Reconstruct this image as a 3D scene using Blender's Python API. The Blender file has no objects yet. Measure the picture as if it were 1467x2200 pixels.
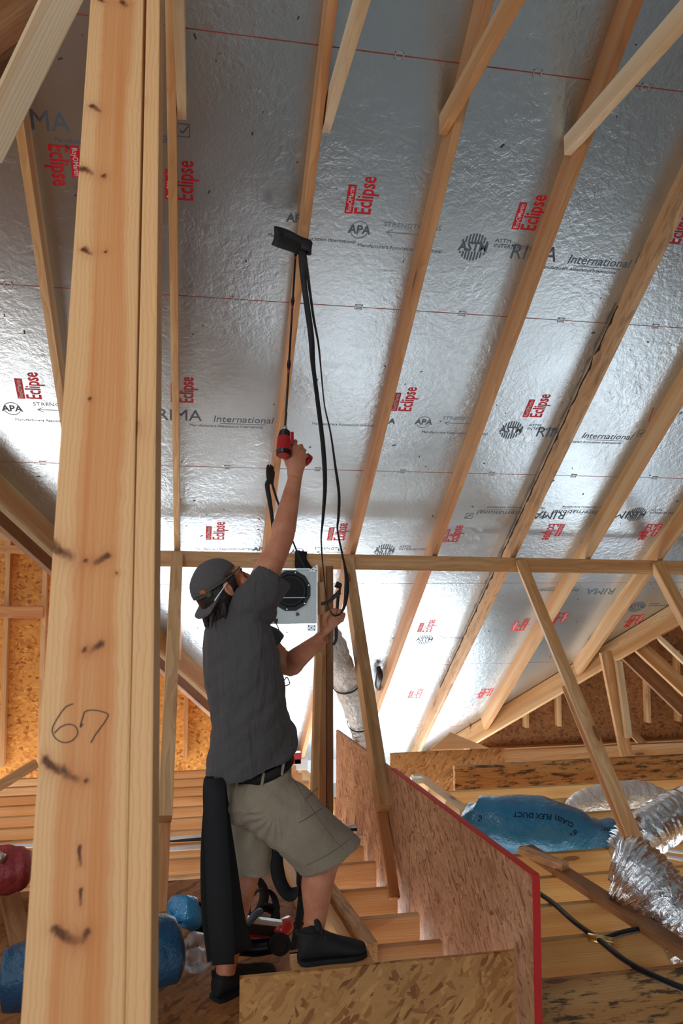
import bpy, bmesh, math, random
from mathutils import Vector, Matrix, noise
random.seed(7)
V = Vector
PI = math.pi
SC = bpy.context.scene
COL = SC.collection

# ------------------------------------------------------------------ camera, world, light, exposure
FPX, PITCH, YAW, H = 1655.0, 0.07403, 0.18765, 1.65
cy_, sy_, cp_, sp_ = math.cos(YAW), math.sin(YAW), math.cos(PITCH), math.sin(PITCH)
FW = V((sy_*cp_, cy_*cp_, sp_)); RT = V((cy_, -sy_, 0)); UP = RT.cross(FW)
EYE = V((0, 0, H))
cam = bpy.data.cameras.new('camera')
cam.sensor_fit = 'VERTICAL'; cam.sensor_height = 36.0; cam.sensor_width = 24.0
cam.lens = FPX/2200*36.0; cam.clip_start = 0.02; cam.clip_end = 200
cam.dof.use_dof = True; cam.dof.focus_distance = 3.3; cam.dof.aperture_fstop = 7.0
co = bpy.data.objects.new('camera', cam); COL.objects.link(co)
co.matrix_world = Matrix((( RT.x, UP.x, -FW.x, 0), (RT.y, UP.y, -FW.y, 0), (RT.z, UP.z, -FW.z, H), (0, 0, 0, 1)))
SC.camera = co

w = bpy.data.worlds.new('daylight'); SC.world = w; w.use_nodes = True
bg = w.node_tree.nodes['Background']
bg.inputs[0].default_value = (0.80, 0.92, 1.0, 1); bg.inputs[1].default_value = 1.0

def area(name, loc, target, sx, sy, power, color=(1, 1, 1)):
    l = bpy.data.lights.new(name, 'AREA'); l.shape = 'RECTANGLE'; l.size = sx; l.size_y = sy
    l.energy = power; l.color = color
    o = bpy.data.objects.new(name, l); COL.objects.link(o); o.location = loc
    o.rotation_euler = (V(target)-V(loc)).to_track_quat('-Z', 'Y').to_euler()
    return o
# daylight through the window openings of the storey below and, last, an added fill lamp behind the camera
area('daylight_below', (1.1, 7.4, -1.9), (1.4, 6.3, 1.0), 4.6, 1.6, 240, (0.90, 0.96, 1.0))
area('daylight_below_right', (4.6, 4.6, -1.7), (2.2, 4.4, 0.6), 2.4, 1.6, 40, (0.86, 0.94, 1.0))
area('daylight_below_middle', (1.4, 3.9, -2.1), (1.2, 4.6, 3.0), 3.0, 1.2, 26, (0.86, 0.94, 1.0))
area('daylight_below_left', (-2.6, 5.6, -1.8), (-1.6, 5.6, 1.0), 2.0, 2.2, 120, (1.0, 0.97, 0.92))
area('fill_attic', (-1.9, -1.5, 3.3), (0.1, 2.6, 1.9), 1.3, 1.3, 66, (0.97, 0.97, 1.0))  # fill added inside the attic to light the post and the man
SC.view_settings.view_transform = 'Standard'; SC.view_settings.look = 'None'
SC.view_settings.exposure = 0.0; SC.view_settings.gamma = 1.0
SC.view_settings.use_curve_mapping = False

# ------------------------------------------------------------------ where things stand
TH, DD, V0, U0, L = 0.66984, 3.55138, 1.00759, 0.47095, 0.6096
DX = V((1, 0, 0)); DU = V((0, -math.cos(TH), math.sin(TH))); DN = V((0, -math.sin(TH), -math.cos(TH)))
DO = EYE - DN*DD
def deck(x, s, h=0.0): return DO + DX*x - DU*s + DN*h
DECKM = Matrix(((DX.x, DU.x, DN.x, DO.x), (DX.y, DU.y, DN.y, DO.y), (DX.z, DU.z, DN.z, DO.z), (0, 0, 0, 1)))
def ray(px, py): return RT*((px-733.5)/FPX) + UP*((1100-py)/FPX) + FW
def hy(px, py, Y): d = ray(px, py); return EYE + d*(Y/d.y)
def hz(px, py, z=0.0): d = ray(px, py); return EYE + d*((z-H)/d.z)
def hd(px, py, h=0.0):
    d = ray(px, py); o = DO + DN*h
    return EYE + d*((o-EYE).dot(DN)/d.dot(DN))
def dl(px, py, h=0.0):      # (x, s) on the roof deck
    p = hd(px, py, h) - DO
    return p.dot(DX), -p.dot(DU)

# ------------------------------------------------------------------ materials
def srgb(r, g, b):
    f = lambda c: (c/255/12.92) if c/255 <= 0.04045 else ((c/255+0.055)/1.055)**2.4
    return (f(r), f(g), f(b), 1)
class NT:
    def __init__(s, name):
        s.m = bpy.data.materials.new(name); s.m.use_nodes = True
        s.t = s.m.node_tree; s.b = s.t.nodes['Principled BSDF']
    def n(s, kind, **kw):
        nd = s.t.nodes.new('ShaderNode'+kind)
        for k, v in kw.items(): setattr(nd, k, v)
        return nd
    def l(s, a, b): s.t.links.new(a, b)
    def setv(s, nd, **kw):
        for k, v in kw.items(): nd.inputs[k.replace('_', ' ')].default_value = v
    def ramp(s, fac, stops):
        r = s.n('ValToRGB'); e = r.color_ramp.elements
        while len(e) < len(stops): e.new(0.5)
        for i, (p, c) in enumerate(stops): e[i].position = p; e[i].color = c
        s.l(fac, r.inputs[0]); return r.outputs[0]
    def mix(s, fac, a, b, mode='MIX'):
        m = s.n('Mix', data_type='RGBA', blend_type=mode)
        for src, i in ((fac, 0), (a, 6), (b, 7)):
            if isinstance(src, (int, float, tuple)): m.inputs[i].default_value = src
            else: s.l(src, m.inputs[i])
        return m.outputs[2]
    def math(s, op, a, b=0.0, c=0.0):
        m = s.n('Math', operation=op)
        for i, src in enumerate((a, b, c)):
            if isinstance(src, (int, float)): m.inputs[i].default_value = src
            else: s.l(src, m.inputs[i])
        return m.outputs[0]
    def noise(s, vec, scale, detail=3, rough=0.55, out=0, dist=0.0):
        n = s.n('TexNoise'); n.inputs['Scale'].default_value = scale; n.inputs['Detail'].default_value = detail
        n.inputs['Roughness'].default_value = rough; n.inputs['Distortion'].default_value = dist
        s.l(vec, n.inputs['Vector']); return n.outputs[out]
    def mapv(s, vec, scale=(1, 1, 1), loc=(0, 0, 0), rot=(0, 0, 0)):
        m = s.n('Mapping'); m.inputs['Scale'].default_value = scale; m.inputs['Location'].default_value = loc
        m.inputs['Rotation'].default_value = rot; s.l(vec, m.inputs['Vector']); return m.outputs[0]
    def bump(s, h, strength, dist):
        b = s.n('Bump'); b.inputs['Strength'].default_value = strength; b.inputs['Distance'].default_value = dist
        s.l(h, b.inputs['Height']); s.l(b.outputs[0], s.b.inputs['Normal'])
    def objvec(s):
        tc = s.n('TexCoord'); oi = s.n('ObjectInfo')
        r = s.math('MULTIPLY', oi.outputs['Random'], 40.0)
        cx = s.n('CombineXYZ'); s.l(r, cx.inputs[0]); 
        a = s.n('VectorMath', operation='ADD'); s.l(tc.outputs['Object'], a.inputs[0]); s.l(cx.outputs[0], a.inputs[1])
        return a.outputs[0], oi.outputs['Random']

def wood(name, light, mid, knot=(0.16, 0.06, 0.02, 1), rough=0.55, stain=0.0, knots=1.0, grain=1.0):
    k = NT(name); vec, rnd = k.objvec()
    # ring centre wanders from one board to the next
    off = k.n('CombineXYZ'); k.l(k.math('MULTIPLY_ADD', rnd, 0.10, -0.05), off.inputs[1]); k.l(k.math('MULTIPLY_ADD', k.math('FRACT', k.math('MULTIPLY', rnd, 7.3)), 0.12, 0.03), off.inputs[2])
    av = k.n('VectorMath', operation='ADD'); k.l(vec, av.inputs[0]); k.l(off.outputs[0], av.inputs[1])
    # knots
    kv = k.mapv(vec, (1.9, 7.5, 7.5))
    vo = k.n('TexVoronoi', feature='F1'); vo.inputs['Scale'].default_value = 1.0; vo.inputs['Randomness'].default_value = 1.0
    k.l(kv, vo.inputs['Vector']); kd = vo.outputs['Distance']
    # keep only some cells' knots
    keep = k.math('GREATER_THAN', k.n('SeparateColor').outputs[0], 0.5)
    sc = keep.node.inputs[0].links[0].from_node; k.l(vo.outputs['Color'], sc.inputs[0])
    keep.node.inputs[1].default_value = 1.0-0.55*knots
    halo = k.math('MULTIPLY', k.math('SUBTRACT', 1.0, k.math('SMOOTHSTEP', kd, 0.05, 0.42) if False else k.math('MINIMUM', k.math('DIVIDE', kd, 0.40), 1.0)), keep)
    core = k.math('MULTIPLY', k.math('LESS_THAN', kd, 0.105), keep)
    # grain
    nz = k.noise(k.mapv(av.outputs[0], (1.0, 6, 6)), 1.6, 2)
    sx = k.n('SeparateXYZ'); k.l(av.outputs[0], sx.inputs[0])
    y2 = k.math('POWER', k.math('ABSOLUTE', sx.outputs[1]), 2.0); z2 = k.math('POWER', k.math('ABSOLUTE', sx.outputs[2]), 2.0)
    r = k.math('SQRT', k.math('ADD', y2, z2))
    r = k.math('ADD', r, k.math('MULTIPLY', nz, 0.055))
    r = k.math('ADD', r, k.math('MULTIPLY', halo, 0.022))
    fr = k.math('FRACT', k.math('MULTIPLY', r, 95.0))
    band = k.ramp(fr, [(0.0, (0, 0, 0, 1)), (0.62, (0.55, 0.55, 0.55, 1)), (0.86, (1, 1, 1, 1)), (1.0, (0.1, 0.1, 0.1, 1))])
    heart = k.noise(k.mapv(vec, (0.35, 9, 9)), 1.5, 2)
    base = k.mix(k.ramp(heart, [(0.38, (0, 0, 0, 1)), (0.62, (1, 1, 1, 1))]), light, mid)
    dark = tuple(c*d for c, d in zip(mid[:3], (0.62, 0.52, 0.42)))+(1,)
    fac = k.math('MULTIPLY', band, 0.42*grain)
    c1 = k.mix(fac, base, dark)
    c1 = k.mix(k.math('MULTIPLY', halo, 0.75), c1, dark)
    c1 = k.mix(k.math('MULTIPLY', core, 0.85), c1, knot)
    fine = k.noise(k.mapv(vec, (4, 260, 260)), 1.0, 2)
    c1 = k.mix(k.math('MULTIPLY', fine, 0.18), c1, dark)
    if stain:
        st = k.noise(k.mapv(vec, (3, 14, 14)), 2.2, 5, 0.7)
        c1 = k.mix(k.math('MULTIPLY', k.ramp(st, [(0.50, (0, 0, 0, 1)), (0.60, (1, 1, 1, 1))]), stain), c1, (0.035, 0.025, 0.018, 1))
    br = k.n('HueSaturation'); k.l(c1, br.inputs['Color'])
    k.l(k.math('MULTIPLY_ADD', k.math('FRACT', k.math('MULTIPLY', rnd, 13.7)), 0.28, 0.84), br.inputs['Value'])
    k.l(br.outputs[0], k.b.inputs['Base Color']); k.b.inputs['Roughness'].default_value = rough
    k.b.inputs['Specular IOR Level'].default_value = 0.25
    k.bump(k.math('ADD', fine, k.math('MULTIPLY', band, 0.6)), 0.25, 0.0012)
    return k.m

def osb(name, a, b, c, scale=1.0):
    k = NT(name); vec, rnd = k.objvec()
    cols = []; wob = k.noise(vec, 9*scale, 2, out=1)
    ad = k.n('VectorMath', operation='MULTIPLY_ADD'); k.l(wob, ad.inputs[0]); ad.inputs[1].default_value = (0.03, 0.03, 0.03); k.l(vec, ad.inputs[2])
    for i, ang in enumerate((0.3, 1.3, -0.7, 2.2)):
        vo = k.n('TexVoronoi'); vo.inputs['Scale'].default_value = 1.0
        k.l(k.mapv(k.mapv(ad.outputs[0], rot=(0, 0, ang)), (13*scale, 48*scale, 48*scale), (i*3.1, i*1.7, 0)), vo.inputs['Vector'])
        s = k.n('SeparateColor'); k.l(vo.outputs['Color'], s.inputs[0])
        cols.append((s.outputs[0], s.outputs[1], vo.outputs['Distance']))
    f = cols[0][0]
    for q in cols[1:]:
        m = k.n('Mix', data_type='FLOAT'); k.l(k.math('GREATER_THAN', q[1], 0.56), m.inputs[0]); k.l(f, m.inputs[2]); k.l(q[0], m.inputs[3]); f = m.outputs[0]
    fl = k.ramp(f, [(0.0, c), (0.12, b), (0.45, a), (0.8, a), (1.0, tuple(min(1, x*1.35) for x in a[:3])+(1,))])
    g = k.noise(k.mapv(vec, (30, 160, 160)), 1.0, 2)
    col = k.mix(k.math('MULTIPLY', g, 0.35), fl, b)
    big = k.noise(vec, 1.3, 3)
    col = k.mix(k.ramp(big, [(0.35, (0, 0, 0, 1)), (0.8, (0.5, 0.5, 0.5, 1))]), col, b)
    k.l(col, k.b.inputs['Base Color']); k.b.inputs['Roughness'].default_value = 0.6
    k.b.inputs['Specular IOR Level'].default_value = 0.25
    k.bump(f, 0.3, 0.002)
    return k.m

def plain(name, col, rough=0.5, metal=0.0, spec=0.4, bump=None, var=0.0, vscale=20, trans=0.0, coat=0.0, emis=None):
    k = NT(name); b = k.b
    b.inputs['Base Color'].default_value = col; b.inputs['Roughness'].default_value = rough
    b.inputs['Metallic'].default_value = metal; b.inputs['Specular IOR Level'].default_value = spec
    if trans: b.inputs['Transmission Weight'].default_value = trans
    if coat: b.inputs['Coat Weight'].default_value = coat; b.inputs['Coat Roughness'].default_value = 0.15
    vec, _ = k.objvec()
    if var:
        n = k.noise(vec, vscale, 4, 0.6)
        k.l(k.mix(k.ramp(n, [(0.3, (0, 0, 0, 1)), (0.75, (1, 1, 1, 1))]), col, tuple(c*(1-var) for c in col[:3])+(1,)), b.inputs['Base Color'])
    if bump: k.bump(k.noise(vec, bump[0], 4, 0.6), bump[1], bump[2])
    return k.m

M = {}
M['pine'] = wood('pine', srgb(224, 184, 136), srgb(204, 148, 94))
M['pine_front'] = wood('pine_front', srgb(233, 190, 138), srgb(208, 136, 76), knots=1.0)
M['pine_orange'] = wood('pine_orange', srgb(212, 160, 110), srgb(194, 130, 82))
M['pine_gold'] = wood('pine_gold', srgb(218, 180, 118), srgb(200, 150, 88))
M['pine_pale'] = wood('pine_pale', srgb(236, 214, 180), srgb(222, 186, 140), grain=0.7)
M['pine_old'] = wood('pine_old', srgb(214, 172, 130), srgb(196, 145, 98), stain=0.35)
M['pine_stain'] = wood('pine_stain', srgb(205, 160, 105), srgb(190, 135, 80), stain=0.9)
M['pine_dark'] = wood('pine_dark', srgb(165, 118, 78), srgb(140, 92, 58), stain=0.2)
M['osb'] = osb('osb', srgb(196, 144, 88), srgb(164, 108, 60), srgb(112, 68, 36), 1.25)
M['osb_red'] = osb('osb_red', srgb(196, 146, 108), srgb(160, 106, 74), srgb(105, 65, 42), 1.5)
M['osb_gold'] = osb('osb_gold', srgb(222, 160, 82), srgb(190, 120, 52), srgb(130, 75, 30), 0.9)
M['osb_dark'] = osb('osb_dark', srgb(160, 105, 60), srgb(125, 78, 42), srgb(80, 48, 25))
M['red_paint'] = plain('red_paint', srgb(190, 30, 25), 0.6)
M['red_ink'] = plain('red_ink', srgb(205, 20, 35), 0.55)
M['white_ink'] = plain('white_ink', srgb(215, 200, 200), 0.5)
M['grey_ink'] = plain('grey_ink', srgb(88, 96, 106), 0.6)
M['faint_ink'] = plain('faint_ink', srgb(130, 138, 148), 0.5, 0.3)
M['pencil'] = plain('pencil', srgb(70, 62, 62), 0.6)
M['strap'] = plain('strap', srgb(38, 38, 40), 0.55, bump=(400, 0.3, 0.001))
M['strap_dull'] = plain('strap_dull', srgb(20, 20, 22), 0.8, bump=(300, 0.3, 0.001))
M['black_plastic'] = plain('black_plastic', srgb(22, 23, 26), 0.3)
M['black_matt'] = plain('black_matt', srgb(18, 18, 20), 0.7)
M['steel'] = plain('steel', (0.62, 0.64, 0.62, 1), 0.38, 0.75, var=0.15, vscale=6)
M['bright_metal'] = plain('bright_metal', (0.75, 0.75, 0.75, 1), 0.25, 1.0)
M['red_tool'] = plain('red_tool', srgb(176, 22, 26), 0.3, coat=0.4)
M['brass'] = plain('brass', (0.7, 0.5, 0.2, 1), 0.3, 1.0)
M['white_pvc'] = plain('white_pvc', srgb(225, 228, 230), 0.4)
M['blue_wrap'] = plain('blue_wrap', srgb(48, 136, 184), 0.22, spec=0.6, bump=(16, 1.0, 0.015), var=0.2, vscale=7)
M['blue_dull'] = plain('blue_dull', srgb(30, 76, 108), 0.35, spec=0.5, bump=(14, 0.8, 0.02), var=0.4, vscale=8)
M['red_wrap'] = plain('red_wrap', srgb(165, 60, 62), 0.5, bump=(18, 0.9, 0.02), var=0.35, vscale=8)
M['clear_plastic'] = plain('clear_plastic', (0.85, 0.88, 0.9, 1), 0.12, trans=0.9, bump=(30, 0.6, 0.01))
M['concrete'] = plain('concrete', srgb(196, 194, 188), 0.8, var=0.15, vscale=2)
M['drywall'] = plain('drywall', srgb(225, 222, 216), 0.8)
M['orange_tab'] = plain('orange_tab', srgb(190, 95, 45), 0.6)
M['green_line'] = plain('green_line', srgb(70, 80, 58), 0.6)

def foil_mat(name, rough, col, bscale, bstr, crinkle=0.5, bd=0.004):
    k = NT(name); b = k.b; tc = k.n('TexCoord'); vec = tc.outputs['Object']
    b.inputs['Metallic'].default_value = 1.0
    n1 = k.noise(vec, 1.1, 3, 0.6); n2 = k.noise(vec, bscale, 4, 0.65, dist=0.8); n3 = k.noise(vec, bscale*3.2, 3, 0.6)
    vo = k.n('TexVoronoi', feature='DISTANCE_TO_EDGE'); vo.inputs['Scale'].default_value = bscale*0.9
    ad = k.n('VectorMath', operation='MULTIPLY_ADD'); k.l(k.noise(vec, 7, 3, out=1), ad.inputs[0]); ad.inputs[1].default_value = (0.1, 0.1, 0.1); k.l(vec, ad.inputs[2])
    k.l(ad.outputs[0], vo.inputs['Vector'])
    hgt = k.math('ADD', k.math('ADD', n2, k.math('MULTIPLY', n3, 0.45)), k.math('MULTIPLY', vo.outputs['Distance'], crinkle))
    # calm and crumpled patches
    patch = k.ramp(k.noise(vec, 0.9, 3, 0.6), [(0.42, (0.35, 0.35, 0.35, 1)), (0.62, (1, 1, 1, 1))])
    k.bump(k.math('MULTIPLY', hgt, patch), bstr, bd)
    k.l(k.math('MULTIPLY_ADD', n1, 0.18, rough-0.06), b.inputs['Roughness'])
    return k, vec
k, vec = foil_mat('foil_panel', 0.27, None, 20, 0.8)
sx = k.n('SeparateXYZ'); k.l(vec, sx.inputs[0])
sh = k.math('MULTIPLY_ADD', sx.outputs[1], 1/1.2192, V0/1.2192+0.5+20)      # seams every 4 ft
fr = k.math('ABSOLUTE', k.math('SUBTRACT', k.math('FRACT', sh), 0.5))
seam = k.math('LESS_THAN', k.math('ADD', fr, k.math('MULTIPLY', k.noise(vec, 9, 4), 0.0028)), 0.0036)
dirt = k.ramp(k.noise(vec, 5.5, 6, 0.75), [(0.66, (0, 0, 0, 1)), (0.74, (0.7, 0.7, 0.7, 1))])
colr = k.mix(dirt, (0.60, 0.67, 0.72, 1), (0.32, 0.35, 0.38, 1))
colr = k.mix(seam, colr, (0.28, 0.06, 0.04, 1))
k.l(colr, k.b.inputs['Base Color']); k.l(k.math('SUBTRACT', 1.0, seam), k.b.inputs['Metallic'])
M['foil'] = k.m
k, vec = foil_mat('duct_foil', 0.22, None, 17, 1.0, 1.0, 0.007)
k.b.inputs['Base Color'].default_value = (0.72, 0.72, 0.73, 1)
M['duct'] = k.m
k, vec = foil_mat('duct_pale', 0.38, None, 22, 1.0, 1.2, 0.020)
k.b.inputs['Base Color'].default_value = (0.80, 0.79, 0.76, 1); k.b.inputs['Metallic'].default_value = 0.45
M['duct_pale'] = k.m

def skin_mat():
    k = NT('skin'); vec, _ = k.objvec(); b = k.b
    n = k.noise(vec, 14, 4, 0.6)
    k.l(k.mix(k.ramp(n, [(0.35, (0, 0, 0, 1)), (0.7, (1, 1, 1, 1))]), srgb(204, 138, 104), srgb(180, 104, 76)), b.inputs['Base Color'])
    b.inputs['Roughness'].default_value = 0.5; b.inputs['Subsurface Weight'].default_value = 0.08
    b.inputs['Subsurface Radius'].default_value = (0.01, 0.004, 0.002)
    k.bump(k.noise(vec, 90, 4, 0.6), 0.15, 0.002)
    return k.m
M['skin'] = skin_mat()
def cloth(name, col, col2, folds, fstr, weave=500):
    k = NT(name); vec, _ = k.objvec(); b = k.b
    n = k.noise(vec, 90, 3)
    k.l(k.mix(n, col, col2), b.inputs['Base Color']); b.inputs['Roughness'].default_value = 0.9
    b.inputs['Specular IOR Level'].default_value = 0.15; b.inputs['Sheen Weight'].default_value = 0.1
    f = k.noise(k.mapv(vec, folds, rot=(0.0, 0.5, 0.0)), 1.0, 3, 0.5, dist=0.6)
    f2 = k.noise(vec, weave, 2)
    k.bump(k.math('ADD', f, k.math('MULTIPLY', f2, 0.02)), fstr, 0.03)
    return k.m
M['shirt'] = cloth('shirt_cloth', srgb(84, 81, 80), srgb(68, 65, 65), (16, 9, 4.0), 0.9)
M['shorts'] = cloth('shorts_cloth', srgb(150, 136, 116), srgb(132, 119, 101), (10, 9, 7), 0.5)
M['cap'] = cloth('cap_cloth', srgb(92, 88, 86), srgb(76, 72, 72), (12, 12, 12), 0.25)
M['hair'] = plain('hair', srgb(34, 24, 20), 0.5, bump=(120, 0.8, 0.004))
M['shoe'] = plain('shoe_mesh', srgb(24, 24, 26), 0.75, bump=(220, 0.5, 0.002))

# ------------------------------------------------------------------ helpers
def link(name, me, mat=None, parent=None, mw=None):
    o = bpy.data.objects.new(name, me); COL.objects.link(o)
    if mat is not None and me is not None and not me.materials: me.materials.append(M[mat] if isinstance(mat, str) else mat)
    if mw is not None: o.matrix_world = mw
    if parent is not None:
        o.parent = parent
        o.matrix_parent_inverse = Matrix.Identity(4)
        o.matrix_basis = WM(parent).inverted() @ (mw if mw is not None else Matrix.Identity(4))
    return o
def WM(o):
    m = o.matrix_basis.copy()
    return (WM(o.parent) @ m) if o.parent else m
def tag(o, label, cat=None, group=None, kind=None):
    if label: o['label'] = label
    if cat: o['category'] = cat
    if group: o['group'] = group
    if kind: o['kind'] = kind
    return o
def empty(name, loc, label, cat, group=None):
    o = bpy.data.objects.new(name, None); COL.objects.link(o); o.location = loc; o.empty_display_size = 0.1
    return tag(o, label, cat, group)
def fin(bm, smooth=False, name='mesh'):
    bmesh.ops.recalc_face_normals(bm, faces=bm.faces[:])
    me = bpy.data.meshes.new(name); bm.to_mesh(me); bm.free()
    if smooth:
        for p in me.polygons: p.use_smooth = True
    return me
def frame(A, B, nrm):
    A, B = V(A), V(B); x = (B-A); Ln = x.length; x.normalize()
    z = V(nrm) - x*V(nrm).dot(x); z.normalize(); y = z.cross(x)
    m = Matrix(((x.x, y.x, z.x, 0), (x.y, y.y, z.y, 0), (x.z, y.z, z.z, 0), (0, 0, 0, 1)))
    m.translation = A
    return m, Ln
def box_bm(bm, x0, x1, y0, y1, z0, z1, bev=0.0, mat=None):
    r = bmesh.ops.create_cube(bm, size=1.0)
    for v in r['verts']:
        v.co = V(((x0+x1)/2+v.co.x*(x1-x0), (y0+y1)/2+v.co.y*(y1-y0), (z0+z1)/2+v.co.z*(z1-z0)))
    if mat is not None:
        for v in r['verts']: v.co = mat @ v.co
    if bev:
        es = list({e for v in r['verts'] for e in v.link_edges})
        bmesh.ops.bevel(bm, geom=es, offset=bev, segments=2, affect='EDGES', profile=0.6)
    return bm
def timber(name, A, B, w, t, nrm, mat='pine', label=None, cat='timber', group=None, parent=None, bev=0.003, kind=None, x0=0.0, x1=0.0):
    m, Ln = frame(A, B, nrm)
    bm = bmesh.new(); box_bm(bm, -x0, Ln+x1, -w/2, w/2, -t/2, t/2, bev)
    o = link(name, fin(bm), mat, parent, m)
    if parent is None: tag(o, label, cat, group, kind)
    elif label: o['label'] = label
    return o
def boxo(name, lo, hi, mat, parent=None, bev=0.0, mw=None):
    bm = bmesh.new(); lo, hi = V(lo), V(hi); c = (lo+hi)/2 if mw is None else V((0, 0, 0))
    box_bm(bm, lo.x-c.x, hi.x-c.x, lo.y-c.y, hi.y-c.y, lo.z-c.z, hi.z-c.z, bev)
    return link(name, fin(bm), mat, parent, Matrix.Translation(c) if mw is None else mw)
def smooth_path(pts, n=8):
    P = [V(p) for p in pts]; P = [2*P[0]-P[1]]+P+[2*P[-1]-P[-2]]; out = []
    for i in range(1, len(P)-2):
        for j in range(n):
            t = j/n; a, b, c, d = P[i-1:i+3]
            out.append(0.5*((2*b)+(c-a)*t+(2*a-5*b+4*c-d)*t*t+(-a+3*b-3*c+d)*t**3))
    out.append(P[-2]); return out
def lerp_list(vals, k, n):
    f = k/(n-1)*(len(vals)-1); i = min(int(f), len(vals)-2); t = f-i
    if hasattr(vals[0], 'lerp'): return vals[i].lerp(vals[i+1], t)
    return vals[i]*(1-t)+vals[i+1]*t
def tube_bm(bm, pts, rad, seg=12, cap=True, n=8, rough=None, flat=None):
    path = smooth_path(pts, n) if n > 1 else [V(p) for p in pts]
    rl = rad if isinstance(rad, (list, tuple)) else [rad, rad]
    N = len(path); rings = []; up = None
    for i, p in enumerate(path):
        t = (path[min(i+1, N-1)]-path[max(i-1, 0)]).normalized()
        if up is None:
            up = V((0, 0, 1)) if abs(t.z) < 0.9 else V((0, 1, 0))
        up = (up - t*up.dot(t)).normalized(); s = t.cross(up)
        r = lerp_list(rl, i, N)
        ring = []
        for j in range(seg):
            a = 2*PI*j/seg; rr = r
            if rough: rr = r*(1+rough[0]*noise.noise(V((p.x*rough[1]+math.cos(a)*1.6, p.y*rough[1]+math.sin(a)*1.6, p.z*rough[1]+i*rough[2]))))
            ring.append(bm.verts.new(p+(s*math.cos(a)+up*math.sin(a)*(flat or 1.0))*rr))
        rings.append(ring)
    for a, b in zip(rings, rings[1:]):
        for j in range(seg): bm.faces.new((a[j], a[(j+1) % seg], b[(j+1) % seg], b[j]))
    if cap: bm.faces.new(rings[0][::-1]); bm.faces.new(rings[-1])
    return bm
def tube(name, pts, rad, mat, parent=None, seg=12, n=8, rough=None, flat=None, smooth=True):
    bm = bmesh.new(); c = V(pts[0]); tube_bm(bm, [V(p)-c for p in pts], rad, seg, True, n, rough, flat)
    return link(name, fin(bm, smooth), mat, parent, Matrix.Translation(c))
def ribbon(name, pts, width, side, mat, parent=None, th=0.003, n=10):
    c = V(pts[0]); path = smooth_path([V(p)-c for p in pts], n); N = len(path)
    sides = [V(s) for s in side] if isinstance(side, list) else [V(side), V(side)]
    wl = width if isinstance(width, list) else [width, width]
    bm = bmesh.new(); rings = []
    for i, p in enumerate(path):
        t = (path[min(i+1, N-1)]-path[max(i-1, 0)]).normalized()
        s = lerp_list(sides, i, N); s = (s-t*s.dot(t))
        s = s.normalized() if s.length > 1e-4 else t.orthogonal().normalized()
        nn = t.cross(s); wd = lerp_list(wl, i, N)/2
        rings.append([bm.verts.new(p+s*a*wd+nn*b*th/2) for a, b in ((-1, -1), (0, -1.6), (1, -1), (1, 1), (0, 0.4), (-1, 1))])
    for a, b in zip(rings, rings[1:]):
        for j in range(6): bm.faces.new((a[j], a[(j+1) % 6], b[(j+1) % 6], b[j]))
    bm.faces.new(rings[0][::-1]); bm.faces.new(rings[-1])
    return link(name, fin(bm, True), mat, parent, Matrix.Translation(c))
def cyl_bm(bm, A, B, r0, r1=None, seg=24, cap=True):
    A, B = V(A), V(B); r1 = r0 if r1 is None else r1
    m, Ln = frame(A, B, V((0.13, 0.2, 1)) if abs((B-A).normalized().z) < 0.95 else V((1, 0, 0)))
    ra = [bm.verts.new(m @ V((0, math.cos(2*PI*j/seg)*r0, math.sin(2*PI*j/seg)*r0))) for j in range(seg)]
    rb = [bm.verts.new(m @ V((Ln, math.cos(2*PI*j/seg)*r1, math.sin(2*PI*j/seg)*r1))) for j in range(seg)]
    for j in range(seg): bm.faces.new((ra[j], ra[(j+1) % seg], rb[(j+1) % seg], rb[j]))
    if cap: bm.faces.new(ra[::-1]); bm.faces.new(rb)
def cyl(name, A, B, r0, mat, parent=None, r1=None, seg=24):
    bm = bmesh.new(); c = V(A); cyl_bm(bm, V((0, 0, 0)), V(B)-c, r0, r1, seg)
    o = link(name, fin(bm), mat, parent, Matrix.Translation(c))
    for p in o.data.polygons: p.use_smooth = len(p.vertices) == 4
    return o
def poly_plate(bm, pts, nrm, th):
    """flat polygon pts, extruded by th against nrm"""
    a = [bm.verts.new(V(p)) for p in pts]; b = [bm.verts.new(V(p)-V(nrm)*th) for p in pts]
    bm.faces.new(a); bm.faces.new(b[::-1])
    for i in range(len(a)): bm.faces.new((a[i], b[i], b[(i+1) % len(a)], a[(i+1) % len(a)]))
def ordinal(i): return ['first', 'second', 'third', 'fourth', 'fifth', 'sixth', 'seventh', 'eighth', 'ninth', 'tenth', 'eleventh', 'twelfth', 'thirteenth'][i]

# ------------------------------------------------------------------ roof: valleys bound the foil deck
VL0, VL1 = dl(0, 1019), dl(449, 1453)
VR0, VR1 = dl(981, 1577), dl(1418, 1313)
def sv(p, q, x): return p[1]+(q[1]-p[1])*(x-p[0])/(q[0]-p[0])
def s_left(x): return sv(VL0, VL1, x)
def s_right(x): return sv(VR0, VR1, x)
def s_end(x): return min(s_left(x), s_right(x))
XL, XR, STOP = -6.0, 7.5, -2.15
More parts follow.
